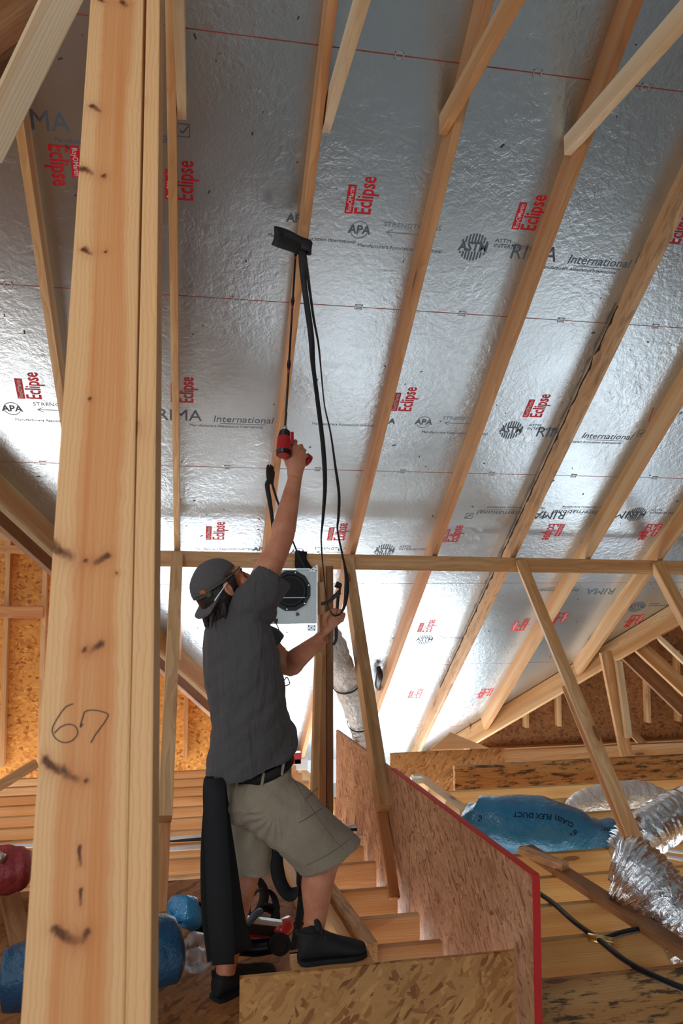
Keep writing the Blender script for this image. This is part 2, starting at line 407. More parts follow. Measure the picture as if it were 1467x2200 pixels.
# where the two valleys meet
xm = 0.0
for i in range(4000):
    xx = -2+i*0.002
    if s_left(xx) >= s_right(xx): xm = xx; break
SM = s_left(xm)
SCUT = min(SM, 7.75)
def xat(p, q, s): return p[0]+(q[0]-p[0])*(s-p[1])/(q[1]-p[1])
XLV, XRV = max(XL, xat(VL0, VL1, STOP)), min(XR, xat(VR0, VR1, STOP))
poly = [(XLV, STOP), (XRV, STOP), (XRV, s_right(XRV)), (xat(VR0, VR1, SCUT), SCUT), (xat(VL0, VL1, SCUT), SCUT), (XLV, s_left(XLV))]
poly = [q for i, q in enumerate(poly) if i == 0 or (abs(q[0]-poly[i-1][0])+abs(q[1]-poly[i-1][1]) > 1e-3)]
if abs(poly[-1][0]-poly[0][0])+abs(poly[-1][1]-poly[0][1]) < 1e-3: poly.pop()
bm = bmesh.new(); poly_plate(bm, [V((x, -s, 0)) for x, s in poly], V((0, 0, 1)), 0.012)
ceiling = link('ceiling', fin(bm), 'foil', None, DECKM)
tag(ceiling, 'silver foil-faced roof sheathing between the rafters', kind='structure')
# the opposite slope of the roof, above and behind the camera
RY = deck(0, STOP).y; RZ = deck(0, STOP).z
bm = bmesh.new()
n2 = V((0, math.sin(TH), -math.cos(TH)))
sl = 6.5
poly_plate(bm, [V((XL, RY, RZ)), V((XL, RY-sl*math.cos(TH), RZ-sl*math.sin(TH))), V((XR, RY-sl*math.cos(TH), RZ-sl*math.sin(TH))), V((XR, RY, RZ))], n2, 0.012)
c2 = link('ceiling_back', fin(bm), 'foil'); tag(c2, kind='structure', label='opposite roof slope behind the camera')

rafter_labels = {
 -4: 'rafter at the far upper left corner of the roof', -3: 'rafter at the upper left edge of the frame, left of the slanting brace',
 -2: 'pine rafter left of the wide foreground post, running down behind it',
 -1: 'narrow pale rafter just right of the wide foreground post',
  0: 'rafter directly above the raised drill and its long extension',
  1: 'rafter right of the hanging black straps, reaching down to the ventilation duct',
  2: 'reddish rafter right of centre crossing the grey printed lettering',
  3: 'rafter with a long dark dirty stripe along its left side',
  4: 'pale rafter with a red mark near its upper right end',
  5: 'rafter that lands on the right valley board near its lower end',
  6: 'rafter second from the right edge, short above the right valley board',
  7: 'rafter at the right edge of the frame above the purlin', 8: 'rafter beyond the right edge, upper right corner'}
rmat = {-2: 'pine', -1: 'pine', 0: 'pine_orange', 1: 'pine_orange', 2: 'pine_orange', 3: 'pine_old', 4: 'pine', 5: 'pine', 6: 'pine_pale'}
for kk in range(-4, 9):
    x = U0+kk*L+0.019
    se = s_end(x)-0.02
    se = min(se, SCUT)
    o = timber('rafter', deck(x, -2.05, 0.07), deck(x, se, 0.07), 0.038, 0.14, DN, rmat.get(kk, 'pine_orange'), rafter_labels[kk], 'rafter', 'rafters under the foil roof', bev=0.002)
    if kk == 3:
        bm = bmesh.new()
        m0 = WM(o).inverted()
        up_, lo_ = [], []
        for i in range(120):
            sx_ = 2.1+i*0.035; a = m0 @ deck(x-0.0196, sx_, 0.0)
            z0_ = 0.010+0.010*noise.noise(V((i*0.35, 1, 2))); wz = max(0.002, 0.016+0.022*noise.noise(V((i*0.55, 5, 1))))
            b = m0 @ deck(x-0.0196, sx_, z0_); c = m0 @ deck(x-0.0196, sx_, z0_+wz)
            lo_.append(bm.verts.new(b)); up_.append(bm.verts.new(c))
        for i in range(119): bm.faces.new((lo_[i], lo_[i+1], up_[i+1], up_[i]))
        link('dirt_stain', fin(bm), plain('dirt', srgb(45, 32, 26), 0.9), o, WM(o))
    if kk == 4:
        p0 = hd(1393, 905, 0.141); p1 = hd(1404, 876, 0.141)
        timber('red_mark', p0, p1, 0.008, 0.002, DN, 'red_paint', None, parent=o, bev=0)
# H clips between the panels along the seams
bmc = bmesh.new()
for bx in ((-0.02, 0.02, 0.010, 0.014), (-0.02, 0.02, -0.014, -0.010), (-0.02, -0.015, -0.014, 0.014), (0.015, 0.02, -0.014, 0.014)):
    box_bm(bmc, bx[0], bx[1], bx[2], bx[3], 0.001, 0.004)
mclip = fin(bmc)
for px, py in ((771, 657), (992, 677), (1205, 688), (1408, 701), (508, 638), (18, 612), (1152, 163), (1384, 190), (865, 1012), (1055, 1020), (1232, 1023), (1408, 1024), (488, 1003), (683, 1005), (92, 996), (858, 116)):
    x, s = dl(px, py); s = V0+round((s-V0)/1.2192)*1.2192
    link('panel_clip', mclip, 'steel', ceiling, DECKM @ Matrix.Translation((x, -s, 0)))

# ------------------------------------------------------------------ printing on the foil
def text_mesh(body, size, sxx=1.0, bold=0.0, ext=0.0003, align='CENTER', shear=0.0):
    cu = bpy.data.curves.new('t', 'FONT'); cu.body = body; cu.size = size; cu.offset = bold; cu.extrude = ext
    cu.align_x = align; cu.align_y = 'CENTER'; cu.shear = shear; cu.resolution_u = 2
    o = bpy.data.objects.new('t', cu); COL.objects.link(o)
    dg = bpy.context.evaluated_depsgraph_get(); me = bpy.data.meshes.new_from_object(o.evaluated_get(dg))
    bpy.data.objects.remove(o)
    for v in me.vertices: v.co.x *= sxx
    me.materials.clear(); return me
LS = 0.74
mE = text_mesh('Eclipse', 0.155, 0.60, 0.0025, 0.0004)
mR = text_mesh('RoyOMartin', 0.045, 0.75, 0.0004, 0.0003)
bm = bmesh.new(); box_bm(bm, -0.095, 0.095, -0.027, 0.027, -0.0003, 0.0003); mBox = fin(bm)
mReg = text_mesh('.', 0.1, 1.0, 0.001, 0.0003)
def logo(px, py, flip=False, sc=1.0, rot=0.0):
    x, s = dl(px, py)
    m = DECKM @ Matrix.Translation((x, -s, 0.001)) @ Matrix.Rotation(PI/2+(PI if flip else 0)+rot, 4, 'Z') @ Matrix.Scale(sc*LS, 4)
    a = link('printed_logo', mE, 'red_ink', ceiling, m @ Matrix.Translation((0, -0.035, 0)))
    b = link('logo_box', mBox, 'red_ink', a, m @ Matrix.Translation((-0.03, 0.062, 0)))
    link('logo_word', mR, 'white_ink', a, m @ Matrix.Translation((-0.03, 0.062, 0.0006)))
LG = [(775, 420, 0), (1137, 457, 0), (1453, 488, 0), (140, 357, 1), (386, 388, 0), (60, 829, 0), (392, 838, 0), (868, 858, 0), (1153, 872, 0),
      (463, 1141, 0), (725, 1143, 0), (972, 1147, 0), (1188, 1143, 1), (1396, 1143, 1), (916, 1345, 0), (1118, 1342, 0), (1200, 1330, 1), (1362, 1334, 1), (893, 1490, 0), (1042, 1490, 1)]
for px, py, fl in LG: logo(px, py, bool(fl))
mRMA = text_mesh('RIMA', 0.15, 0.95, 0.0, 0.0003)
mInt = text_mesh('International', 0.088, 1.0, 0.0, 0.0003, 'CENTER', 0.15)
mMan = text_mesh('Manufacturers Association International', 0.034, 1.0, 0.0, 0.0003)
mAP = text_mesh('APA', 0.075, 1.0, 0.002, 0.0003)
mAST = text_mesh('ASTM', 0.085, 0.9, 0.003, 0.0003)
mSA = text_mesh('STRENGTH AXIS', 0.042, 1.2, 0.0, 0.0003)
mA2 = text_mesh('ASTM\nINTERNATIONAL', 0.036, 1.2, 0.0, 0.0003, 'LEFT')
def mesh_ring(r0, r1, seg=32, dy=1.0):
    bm = bmesh.new(); a = []; b = []
    for j in range(seg):
        c, s = math.cos(2*PI*j/seg), math.sin(2*PI*j/seg)
        a.append(bm.verts.new((c*r0, s*r0*dy, 0))); b.append(bm.verts.new((c*r1, s*r1*dy, 0)))
    for j in range(seg): bm.faces.new((a[j], b[j], b[(j+1) % seg], a[(j+1) % seg]))
    return fin(bm)
mRing = mesh_ring(0.052, 0.058); 
bm = bmesh.new()        # globe: meridian bars of the round mark
for i in range(-4, 5):
    xx = i*0.02; hh = math.sqrt(max(0, 0.093**2-xx*xx))
    box_bm(bm, xx-0.0055, xx+0.0055, 0.032, max(hh, 0.034), -0.0002, 0.0002); box_bm(bm, xx-0.0055, xx+0.0055, -hh if hh > 0.034 else -0.034, -0.032, -0.0002, 0.0002)
mGlobe = fin(bm)
bm = bmesh.new()
for b_ in ((-0.16, 0.16, -0.002, 0.002),): box_bm(bm, *b_, -0.0002, 0.0002)
for sgn in (-1, 1):
    for up in (-1, 1):
        m = Matrix.Translation((sgn*0.16, 0, 0)) @ Matrix.Rotation(PI/2-sgn*PI/2+up*0.5, 4, 'Z'); box_bm(bm, -0.045, 0, -0.002, 0.002, -0.0002, 0.0002, mat=m)
mArrow = fin(bm)
bm = bmesh.new()
for b_ in ((-0.035, 0.035, 0.031, 0.035), (-0.035, 0.035, -0.035, -0.031), (-0.035, -0.031, -0.035, 0.035), (0.031, 0.035, -0.035, 0.035)): box_bm(bm, *b_, -0.0002, 0.0002)
box_bm(bm, 0, 0.05, -0.004, 0.004, -0.0002, 0.0002, mat=Matrix.Translation((-0.005, -0.015, 0)) @ Matrix.Rotation(0.9, 4, 'Z'))
box_bm(bm, -0.02, 0, -0.004, 0.004, -0.0002, 0.0002, mat=Matrix.Translation((-0.005, -0.015, 0)) @ Matrix.Rotation(-0.8, 4, 'Z'))
mCheck = fin(bm)
bm = bmesh.new(); box_bm(bm, -0.17, 0.17, -0.0015, 0.0015, -0.0002, 0.0002); mUnder = fin(bm)
def put(px, py, meshes, mat='grey_ink', name='printed_mark', flip=False, sc=1.0):
    x, s = dl(px, py); m = DECKM @ Matrix.Translation((x, -s, 0.001)) @ Matrix.Rotation(PI if flip else 0, 4, 'Z') @ Matrix.Scale(sc*0.8, 4)
    first = None
    for me, dx, dy in meshes:
        o = link(name if first is None else 'lettering', me, mat, ceiling if first is None else first, m @ Matrix.Translation((dx, dy, 0)))
        first = first or o
RM = [(mRMA, 0, 0), (mInt, 0.47, -0.02), (mUnder, 0.47, -0.062), (mMan, 0.35, -0.088), (mCheck, 0.76, 0.03)]
for px, py, f in ((1147, 545, 0), (385, 893, 0), (1192, 930, 0), (1275, 1105, 1), (640, 470, 0), (80, 260, 1), (830, 905, 0), (560, 1180, 0), (1290, 1270, 0), (1120, 1106, 1)):
    if f == 1 and py > 1000: put(px+60, py, RM, 'grey_ink', flip=True)
    elif (px, py) in ((640, 470),): put(px, py, [(mAP, 0, 0), (mMan, 0.1, -0.12)], 'grey_ink')
    elif (px, py) in ((830, 905),): put(px, py, [(mAP, 0, 0), (mMan, -0.3, -0.05)], 'faint_ink')
    elif (px, py) == (560, 1180): put(px, py, [(mAP, 0, 0), (mMan, -0.3, 0)], 'faint_ink')
    elif (px, py) == (1290, 1270): put(px, py, RM[:3], 'faint_ink', flip=True)
    else: put(px, py, RM, 'grey_ink')
for px, py, f in ((1017, 531, 0), (1098, 924, 0), (1366, 1105, 0), (826, 1183, 0), (1368, 1304, 0), (912, 1374, 0)):
    put(px, py, [(mAST, 0, 0), (mGlobe, 0, 0), (mA2, 0.13, 0.04)], 'grey_ink' if py < 1200 and px > 900 else 'faint_ink')
for px, py in ((772, 494), (910, 907), (26, 878), (640, 1186)):
    put(px, py, [(mRing, 0, 0), (mAP, 0, 0), (mSA, 0.33, 0.05), (mArrow, 0.33, 0), (mMan, 0.28, -0.1)], 'faint_ink')

# nails and little tears in the foil
bmn = bmesh.new()
for i in range(420):
    kk = random.randint(-4, 8); x = U0+kk*L+random.choice((-0.03, 0.07, 0.3, 0.15))+random.uniform(-0.12, 0.12); s = random.uniform(-0.5, 5.9)
    if s > s_end(x)-0.1: continue
    r = random.uniform(0.003, 0.008)
    a = random.uniform(0, PI)
    box_bm(bmn, -r*random.uniform(0.6, 2.2), r, -r*0.5, r*0.5, 0.0, 0.0012, mat=Matrix.Translation((x, -s, 0.001)) @ Matrix.Rotation(a, 4, 'Z'))
no = link('nail_tips', fin(bmn), plain('nail_dark', srgb(62, 58, 56), 0.6), ceiling, DECKM); no['kind'] = 'stuff'

# ------------------------------------------------------------------ valley boards
def valley(p, q, xa, xb, name, label, off, mat, dh=0.095, w=0.038, t=0.19):
    f = lambda x: deck(x, sv(p, q, x)+off, dh)
    return timber(name, f(xa), f(xb), w, t, DN, mat, label, 'rafter', None)
valley(VL0, VL1, max(XL+2.2, XLV+0.2), xm+0.1, 'valley_board', 'long brown valley board at left where the foil roof ends', 0.02, 'pine')
valley(VL0, VL1, max(XL+2.2, XLV+0.2), xm-0.2, 'valley_board', 'thin pale strip under the left valley board', 0.03, 'pine_pale', 0.20, 0.03, 0.018)
valley(VL0, VL1, max(XL+2.2, XLV+0.2), xm-0.2, 'valley_board', 'darker lower board doubled under the pale strip of the left valley', 0.06, 'pine_dark', 0.28, 0.036, 0.10)
valley(VR0, VR1, xat(VR0, VR1, SCUT), dl(1428, 1325)[0], 'valley_board', 'stout diagonal board at right carrying the rafter ends', 0.02, 'pine', 0.10)

# ------------------------------------------------------------------ purlin and struts
PA, PB = hd(180, 1197, 0.185), hd(1560, 1222, 0.185)
PUR = timber('purlin', PA, PB, 0.108, 0.038, V((0, -1, 0)), 'pine', 'long horizontal purlin nailed across the undersides of the rafters', 'beam')
def pur_at(x): t = (x-PA.x)/(PB.x-PA.x); return PA.lerp(PB, t)
B2 = hz(852, 1922)      # foot of the strut on the joists
dirS = None
slab = {-1: 'pine strut just right of the foreground post, scabbed near its foot', 1: 'pine strut right of the man, dropping in front of the silver duct',
        3: 'long pine strut at right leaning over the blue wrapped duct', 5: 'pine strut at the right edge of the frame below the purlin'}
for kk in (-1, 1, 3, 5):
    x = U0+kk*L+0.019
    T = pur_at(x) + DN*0.02 + V(({-1: 0.0, 1: -0.05, 3: 0.045, 5: -0.055}[kk], -0.02, 0.03)); 
    if dirS is None:
        x1_ = U0+L+0.019; T1 = pur_at(x1_)+DN*0.02+V((0, -0.02, 0.03)); dirS = V((0.0, B2.y-T1.y, B2.z-T1.z))
    px_shift = {-1: -0.02, 1: 0.0, 3: 0.10, 5: 0.05}[kk]
    Bt = T + dirS*(1.0 if kk != 5 else 1.0) + V((B2.x-x1_+0.05 if kk == 1 else px_shift, 0, 0))
    root = empty('strut', Bt, slab[kk], 'strut', 'diagonal struts under the purlin')
    nn = V((0, -1, -1))
    mid = T.lerp(Bt, 0.80 if kk != 3 else 0.93)
    dn_ = (Bt-T).normalized().cross(V((1, 0, 0))); dn_ = dn_ if dn_.y > 0 else -dn_
    timber('brace_board', T, mid, 0.074, 0.095, nn, 'pine', None, parent=root)
    timber('lower_board', T.lerp(Bt, 0.45)+dn_*0.066, Bt+dn_*0.066, 0.058, 0.036, nn, 'pine_orange', None, parent=root)
# pair of studs carrying the fan
fr_ = empty('fan_post', hy(697, 1700, 4.25), 'double stud post behind the man carrying the exhaust fan', 'post')
YP = 4.3
timber('stud', hy(690, 1872, YP), hy(691, 1218, YP), 0.038, 0.089, V((0, -1, 0)), 'pine_orange', None, parent=fr_)
timber('stud', hy(706, 1872, YP+0.02), hy(706, 1216, YP+0.02), 0.038, 0.089, V((0, -1, 0)), 'pine_dark', None, parent=fr_)
timber('packing_block', hy(689, 1320, YP-0.066), hy(689, 1250, YP-0.066), 0.036, 0.038, V((0, -1, 0)), 'pine', None, parent=fr_)
timber('lower_stud', hy(672, 1800, YP-0.1), hy(684, 1400, YP-0.1), 0.036, 0.07, V((0, -1, 0)), 'pine', None, parent=fr_)

# ------------------------------------------------------------------ collar ties coming overhead
ties = [(-1, 'pale collar tie beside the narrow rafter, ending above the foreground post', 392, 228, 0.05),
        (0, 'collar tie hanging right of the rafter above the drill', 708, 258, 0.05),
        (1, 'collar tie at upper right centre running toward the camera', 962, 262, -0.02),
        (2, 'collar tie nearest the upper right corner', 1232, 308, -0.02)]
for kk, lab, px, py, sgn in ties:
    x = U0+kk*L+0.019
    p = hd(px, py, 0.10); zc = p.z
    if kk == -1: xx = x+0.040
    elif kk == 0: xx = x+0.045
    else: xx = x-0.040
    o = timber('collar_tie', V((xx, p.y+0.06, zc+0.02)), V((xx, RY-1.9, zc+0.02)), 0.038, 0.089, V((0, 0, 1)), 'pine_pale' if kk != 1 else 'pine', lab, 'collar tie', 'collar ties overhead')
# timbers in the upper left corner
timber('brace', hy(-30, 330, 2.3), hy(175, -90, 2.0), 0.038, 0.089, V((1, 0.4, 0)), 'pine_pale', 'pale brace slanting across the upper left corner', 'brace')
timber('ridge_brace', hy(-60, 110, 2.35), hy(110, -10, 2.45), 0.12, 0.038, V((0.2, -1, 0)), 'pine_dark', 'dark nailed board in the extreme upper left corner', 'brace')
timber('ridge_brace', hy(-60, 175, 2.45), hy(80, 60, 2.6), 0.11, 0.038, V((0.2, -1, 0)), 'pine_dark', 'lower dark board under the nailed board, upper left corner', 'brace')

# ------------------------------------------------------------------ foreground post
def quad_board(name, tl, tr, bl, br, Ztop, Zbot, th, mat, parent):
    P = [EYE+ray(*tl)*Ztop, EYE+ray(*tr)*Ztop, EYE+ray(*bl)*Zbot, EYE+ray(*br)*Zbot]
    T = (P[0]+P[1])/2; B = (P[2]+P[3])/2; xdir = (T-B).normalized()
    wv = ((P[1]-P[0])+(P[3]-P[2]))/2; n = wv.cross(xdir).normalized()
    if n.y > 0: n = -n
    return timber(name, B-n*th/2, T-n*th/2, wv.length, th, n, mat, None, parent=parent, bev=0.004)
po = empty('post', (-0.3, 1.0, 0), 'wide foreground post of two boards, the number 67 pencilled on it', 'post')
EXT = lambda a, b, y: (a[0]+(b[0]-a[0])*(y-a[1])/(b[1]-a[1]), y)
zt, zb = 2.02, 1.03
def Zat(y): # depth is linear in 1/Z along the image
    a, b = 1/zt, 1/zb; return 1/(a+(b-a)*y/2200)
YT, YB = -130, 2330
l0, l1 = (193, 0), (45, 2200); c0, c1 = (309, 0), (265, 2200); r0, r1 = (346, 0), (318, 2200)
wide = quad_board('wide_board', EXT(l0, l1, YT), EXT(c0, c1, YT), EXT(l0, l1, YB), EXT(c0, c1, YB), Zat(YT), Zat(YB), 0.038, 'pine_front', po)
quad_board('narrow_board', EXT((c0[0]+3, 0), (c1[0]+6, 2200), YT), EXT(r0, r1, YT), EXT((c0[0]+3, 0), (c1[0]+6, 2200), YB), EXT(r0, r1, YB), Zat(YT)+0.004, Zat(YB)+0.002, 0.05, 'pine_front', po)
# pencilled 67 on the wide board
mw_ = WM(wide); nrmw = mw_.to_3x3() @ V((0, 0, 1)); pw = mw_ @ V((0, 0, 0.0195))
def onw(px, py, e=0.0006):
    d = ray(px, py); return EYE + d*((pw-EYE).dot(nrmw)/d.dot(nrmw)) + nrmw*e
six = [(157, 1512), (140, 1520), (122, 1545), (112, 1567), (118, 1585), (135, 1595), (153, 1592), (166, 1578), (163, 1562), (148, 1556), (130, 1562), (117, 1575)]
sev = [(178, 1555), (172, 1562), (178, 1540), (184, 1528), (205, 1526), (228, 1532), (232, 1538), (222, 1555), (205, 1578), (195, 1596)]
for nm, q in (('numeral_six', six), ('numeral_seven', sev)):
    c = WM(wide)
    bm = bmesh.new(); tube_bm(bm, [c.inverted() @ onw(*p) for p in q], 0.0008, 6, True, 5)
    link(nm, fin(bm), 'pencil', wide, c)

# ------------------------------------------------------------------ floor of the attic
# subfloor the man stands on
def slab_poly(name, pts, z, th, mat, label=None, cat=None, kind=None, parent=None, group=None):
    c = V((sum(p[0] for p in pts)/len(pts), sum(p[1] for p in pts)/len(pts), z))
    bm = bmesh.new(); poly_plate(bm, [V((p[0], p[1], z))-c for p in pts], V((0, 0, 1)), th)
    o = link(name, fin(bm), mat, parent, Matrix.Translation(c)); tag(o, label, cat, group, kind); return o
pe = hz(640, 1872).y
A_ = hz(622, 1890)
fl_ = hy(516, 2110, 2.80).x
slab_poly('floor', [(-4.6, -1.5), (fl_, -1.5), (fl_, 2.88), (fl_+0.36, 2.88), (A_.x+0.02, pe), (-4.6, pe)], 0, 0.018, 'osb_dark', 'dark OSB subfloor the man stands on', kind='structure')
# plane of the low OSB wall
S0 = hz(981, 2042); S1 = hz(840, 1876)
sd = V((S1.x-S0.x, S1.y-S0.y, 0)).normalized(); sn = V((-sd.y, sd.x, 0)); sn = sn if sn.x < 0 else -sn
def hs(px, py, e=0.0):
    o = S0 + sn*e; d = ray(px, py); return EYE + d*((o-EYE).dot(sn)/d.dot(sn))
def sheet(name, pix, zb_, mat, label, th=0.018):
    P = [hs(*p) for p in pix]; c = P[0].copy()
    low = [V((P[-1].x, P[-1].y, zb_)), V((P[0].x, P[0].y, zb_))]
    bm = bmesh.new(); zup = V((0, 0, 1)); m = Matrix(((sd.x, zup.x, sn.x, 0), (sd.y, zup.y, sn.y, 0), (sd.z, zup.z, sn.z, 0), (0, 0, 0, 1)))
    m.translation = c; mi = m.inverted()
    poly_plate(bm, [mi @ p for p in P+low], V((0, 0, 1)), th)
    return tag(link(name, fin(bm), mat, None, m), label, 'board', 'OSB sheets of the low wall')
shA = sheet('osb_sheet', [(879, 1680), (1150, 1881)], -0.7, 'osb_red', 'large OSB sheet of the low wall with a red painted edge')
e0, e1 = hs(850, 1655, 0.004), hs(1150, 1881, 0.004)
shB = sheet('osb_sheet', [(722, 1568), (878, 1679)], -0.4, 'osb_red', 'farther OSB sheet of the low wall behind the strut')
timber('painted_edge', hs(845, 1653)+V((0, 0, 0.003)), hs(1150, 1881)+V((0, 0, 0.003)), 0.026, 0.006, V((0, 0, 1)), 'red_paint', None, parent=shA, bev=0)
eb = hs(1150, 1881); timber('painted_edge', eb+V((0, -0.004, 0.005)), V((eb.x, eb.y-0.004, -0.7)), 0.026, 0.006, V((0, 1, 0)), 'red_paint', None, parent=shA, bev=0)
# front riser board and ledger the right foot stands on
YR = 2.80
r_l, r_r = hy(515, 2101, YR), hy(1128, 2037, YR)
rz = (r_l.z+r_r.z)/2
bm = bmesh.new(); box_bm(bm, 0, r_r.x-r_l.x, -0.5, 0.0, -0.009, 0.009)
m, _ = frame(V((r_l.x, YR, rz)), V((r_r.x, YR, rz)), V((0, -1, 0)))
bm.free(); bm = bmesh.new(); box_bm(bm, 0, r_r.x-r_l.x, -0.55, 0.0, -0.009, 0.009)
if (m.to_3x3() @ V((0, 1, 0))).z < 0:
    for v in bm.verts: v.co.y = -v.co.y
tag(link('osb_riser', fin(bm), 'osb', None, m), 'front OSB board standing on edge below the man\'s front foot', 'board')
timber('ledger', V((hy(632, 2080, YR).x, YR+0.075, rz-0.022)), V((hy(806, 2080, YR).x, YR+0.075, rz-0.022)), 0.12, 0.038, V((0, 0, 1)), 'pine', 'ledger board behind the front OSB board, the man\'s foot on it', 'board')

# joists
def joist(Y, x0, x1, label, group, mat='pine_orange', z=0.0, name='joist', hgt=0.235):
    return timber(name, V((x0, Y, z-hgt/2)), V((x1, Y, z-hgt/2)), 0.038, hgt, V((0, 0, 1)), mat, label, 'joist', group)
for i in range(10):
    Y = pe+0.06+i*0.245
    xr = 0.0
    t = (Y-S0.y)/sd.y; xr = S0.x+sd.x*t-0.03
    joist(Y, -4.6, xr, '%s joist beyond the edge of the OSB subfloor' % ordinal(i), 'joists beyond the subfloor', 'pine', name='ceiling_joist')
for i, Y in enumerate((3.42, 3.70, 4.02)):
    t = (Y-S0.y)/sd.y; xr = S0.x+sd.x*t-0.03
    joist(Y, 0.42+0.02*i, xr, ('nearest', 'knotty middle', 'farthest')[i]+' short joist in the open bay beside the man', 'joists in the open bay', 'pine', name='floor_joist')
for i in range(9):
    Y = 3.02+i*0.325
    t = (Y-S0.y)/sd.y; xl = S0.x+sd.x*t+0.05 if Y < 6 else 0.9
    joist(Y, xl, 4.6, '%s joist from the front to the right of the low OSB wall' % ordinal(i), 'joists right of the low wall', 'pine_gold' if i > 2 else 'pine_stain' if i == 0 else 'pine_gold', name='floor_joist')
# trimmers beside the bay
for i, (a, b, c, d, mt, lab) in enumerate(((655, 1850, 800, 2062, 'pine_old', 'weathered trimmer board beside the open bay, right of the man'),
                                          (628, 1850, 742, 2050, 'pine', 'inner trimmer board behind the man\'s shin'),
                                          (600, 1840, 660, 1990, 'pine', 'pale trimmer plank between the man\'s legs'))):
    timber('trimmer', hz(a, b, -0.02+i*0.001), hz(c, d, -0.02+i*0.001), 0.05, 0.14, V((0, 0, 1)), mt, lab, 'board')
# lower framing at the bottom right
timber('girder', hz(1330, 2075, -0.26), hz(1480, 2230, -0.26), 0.14, 0.09, V((0, 0, 1)), 'pine_dark', 'dark girder under the joists, bottom right corner', 'beam')
timber('girder', hz(1250, 2135, -0.30), hz(1340, 2260, -0.30), 0.05, 0.09, V((0, 0, 1)), 'pine', 'pale short beam under the joists left of the dark girder', 'beam')
# lying boards right
timber('plank', hz(1130, 1823, 0.03), hz(1490, 2055, 0.03), 0.089, 0.038, V((0, 0, 1)), 'pine_dark', 'long plank lying diagonally across the joists, under the silver ducts', 'board')
timber('plank', hz(1120, 1826, 0.068), hz(1215, 1862, 0.068), 0.06, 0.038, V((0, 0, 1)), 'pine_old', 'short offcut lying on the plank below the blue duct', 'board')
timber('plank', hz(895, 1668, 0.02), hz(1000, 1745, 0.02), 0.089, 0.038, V((0, 0, 1)), 'pine_pale', 'pale plank lying behind the red painted edge', 'board')
blk = boxo('block', hz(883, 1682, 0.04)+V((0, -0.03, 0)), hz(883, 1682, 0.04)+V((0.085, 0.03, 0.04)), 'white_pvc')
tag(blk, 'small white block on the pale plank behind the red edge', 'block')

# headers beyond the joists at right
def vboard(name, px0, px1, py0, py1, Y, th, mat, label, cat='board', group=None):
    a, b = hy(px0, (py0+py1)/2, Y), hy(px1, (py0+py1)/2, Y)
    hh = (hy((px0+px1)/2, py0, Y)-hy((px0+px1)/2, py1, Y)).z
    b.z = a.z = (a.z+b.z)/2
    return timber(name, a, b, hh, th, V((0, -1, 0)), mat, label, cat, group)
vboard('osb_strip', 838, 1084, 1612, 1704, 6.35, 0.02, 'osb', 'narrow OSB strip standing behind the low wall')
vboard('header_board', 975, 1560, 1630, 1698, 6.05, 0.05, 'pine_stain', 'wide board with black mould stains behind the blue duct')
vboard('header_board', 1080, 1560, 1600, 1634, 6.6, 0.05, 'pine', 'pale board above the mould stained board')
vboard('header_board', 870, 1560, 1690, 1722, 5.9, 0.09, 'pine', 'lowest pale board under the mould stained board')
p3 = [hy(925, 1610, 6.5), hy(1052, 1608, 6.5), hy(968, 1574, 6.5)]
bm = bmesh.new(); poly_plate(bm, [p-p3[0] for p in p3], V((0, -1, 0)), 0.02)
tag(link('offcut', fin(bm), 'pine_pale', None, Matrix.Translation(p3[0])), 'pale triangular offcut under the right valley board', 'board')

# walls of the wings
YWL, YWR = 7.15, 7.75
boxo('wall_left', (-7.0, YWL, -0.3), (hy(462, 1500, YWL).x, YWL+0.012, 3.3), 'osb_gold'); tag(bpy.data.objects['wall_left'], 'golden OSB gable wall at left', kind='structure')
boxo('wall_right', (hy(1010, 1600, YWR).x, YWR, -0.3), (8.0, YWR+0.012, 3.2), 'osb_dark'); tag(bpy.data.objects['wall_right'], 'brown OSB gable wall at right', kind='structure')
for i, (px, lab) in enumerate(((-70, None), (5, 'wall stud at the left edge of the frame'), (86, 'wall stud just left of the foreground post'), (172, None), (398, 'pale wall stud against the golden OSB, left of the man'))):
    if lab is None: continue
    a = hy(px, 1650, YWL-0.045); b = V((a.x, a.y, 2.75 if i < 4 else 1.9))
    timber('wall_stud', V((a.x, a.y, -0.02)), b, 0.038, 0.089, V((0, -1, 0)), 'pine', lab, 'stud', 'studs on the golden wall')
a = hy(-60, 1315, YWL-0.12); b = hy(93, 1315, YWL-0.12); timber('girt', a, b, 0.1, 0.04, V((0, -1, 0)), 'pine_orange', 'horizontal girt on the golden wall left of the post', 'board')
for i, (py, lab) in enumerate(((1178, 'lowest'), (1152, 'middle'), (1132, 'highest'))):
    a = hy(-60, py, 6.3-i*0.0); b = hy(102, py+4, 6.3)
    timber('cross_board', a, b, 0.06, 0.038, V((0, -1, 0)), 'pine', lab+' of the horizontal boards under the left valley board', 'board', 'horizontal boards under the left valley')
timber('brace', hy(-40, 1712, 5.2), hy(78, 1640, 5.4), 0.06, 0.05, V((0, -1, 0)), 'pine', 'round edged brace at the left edge by the joists', 'brace')
for px, lab in ((1056, 'first'), (1130, 'second'), (1200, 'third'), (1392, 'fourth'), (1458, 'fifth')):
    a = hy(px, 1600, YWR-0.045); timber('wall_stud', V((a.x, a.y, 0)), V((a.x, a.y, hy(px, 1395, YWR).z)), 0.038, 0.089, V((0, -1, 0)), 'pine', lab+' stud from the left on the brown gable wall', 'stud', 'studs on the brown wall')
vboard('wall_plate', 1040, 1600, 1594, 1606, YWR-0.05, 0.09, 'pine', 'bottom plate of the brown gable wall')
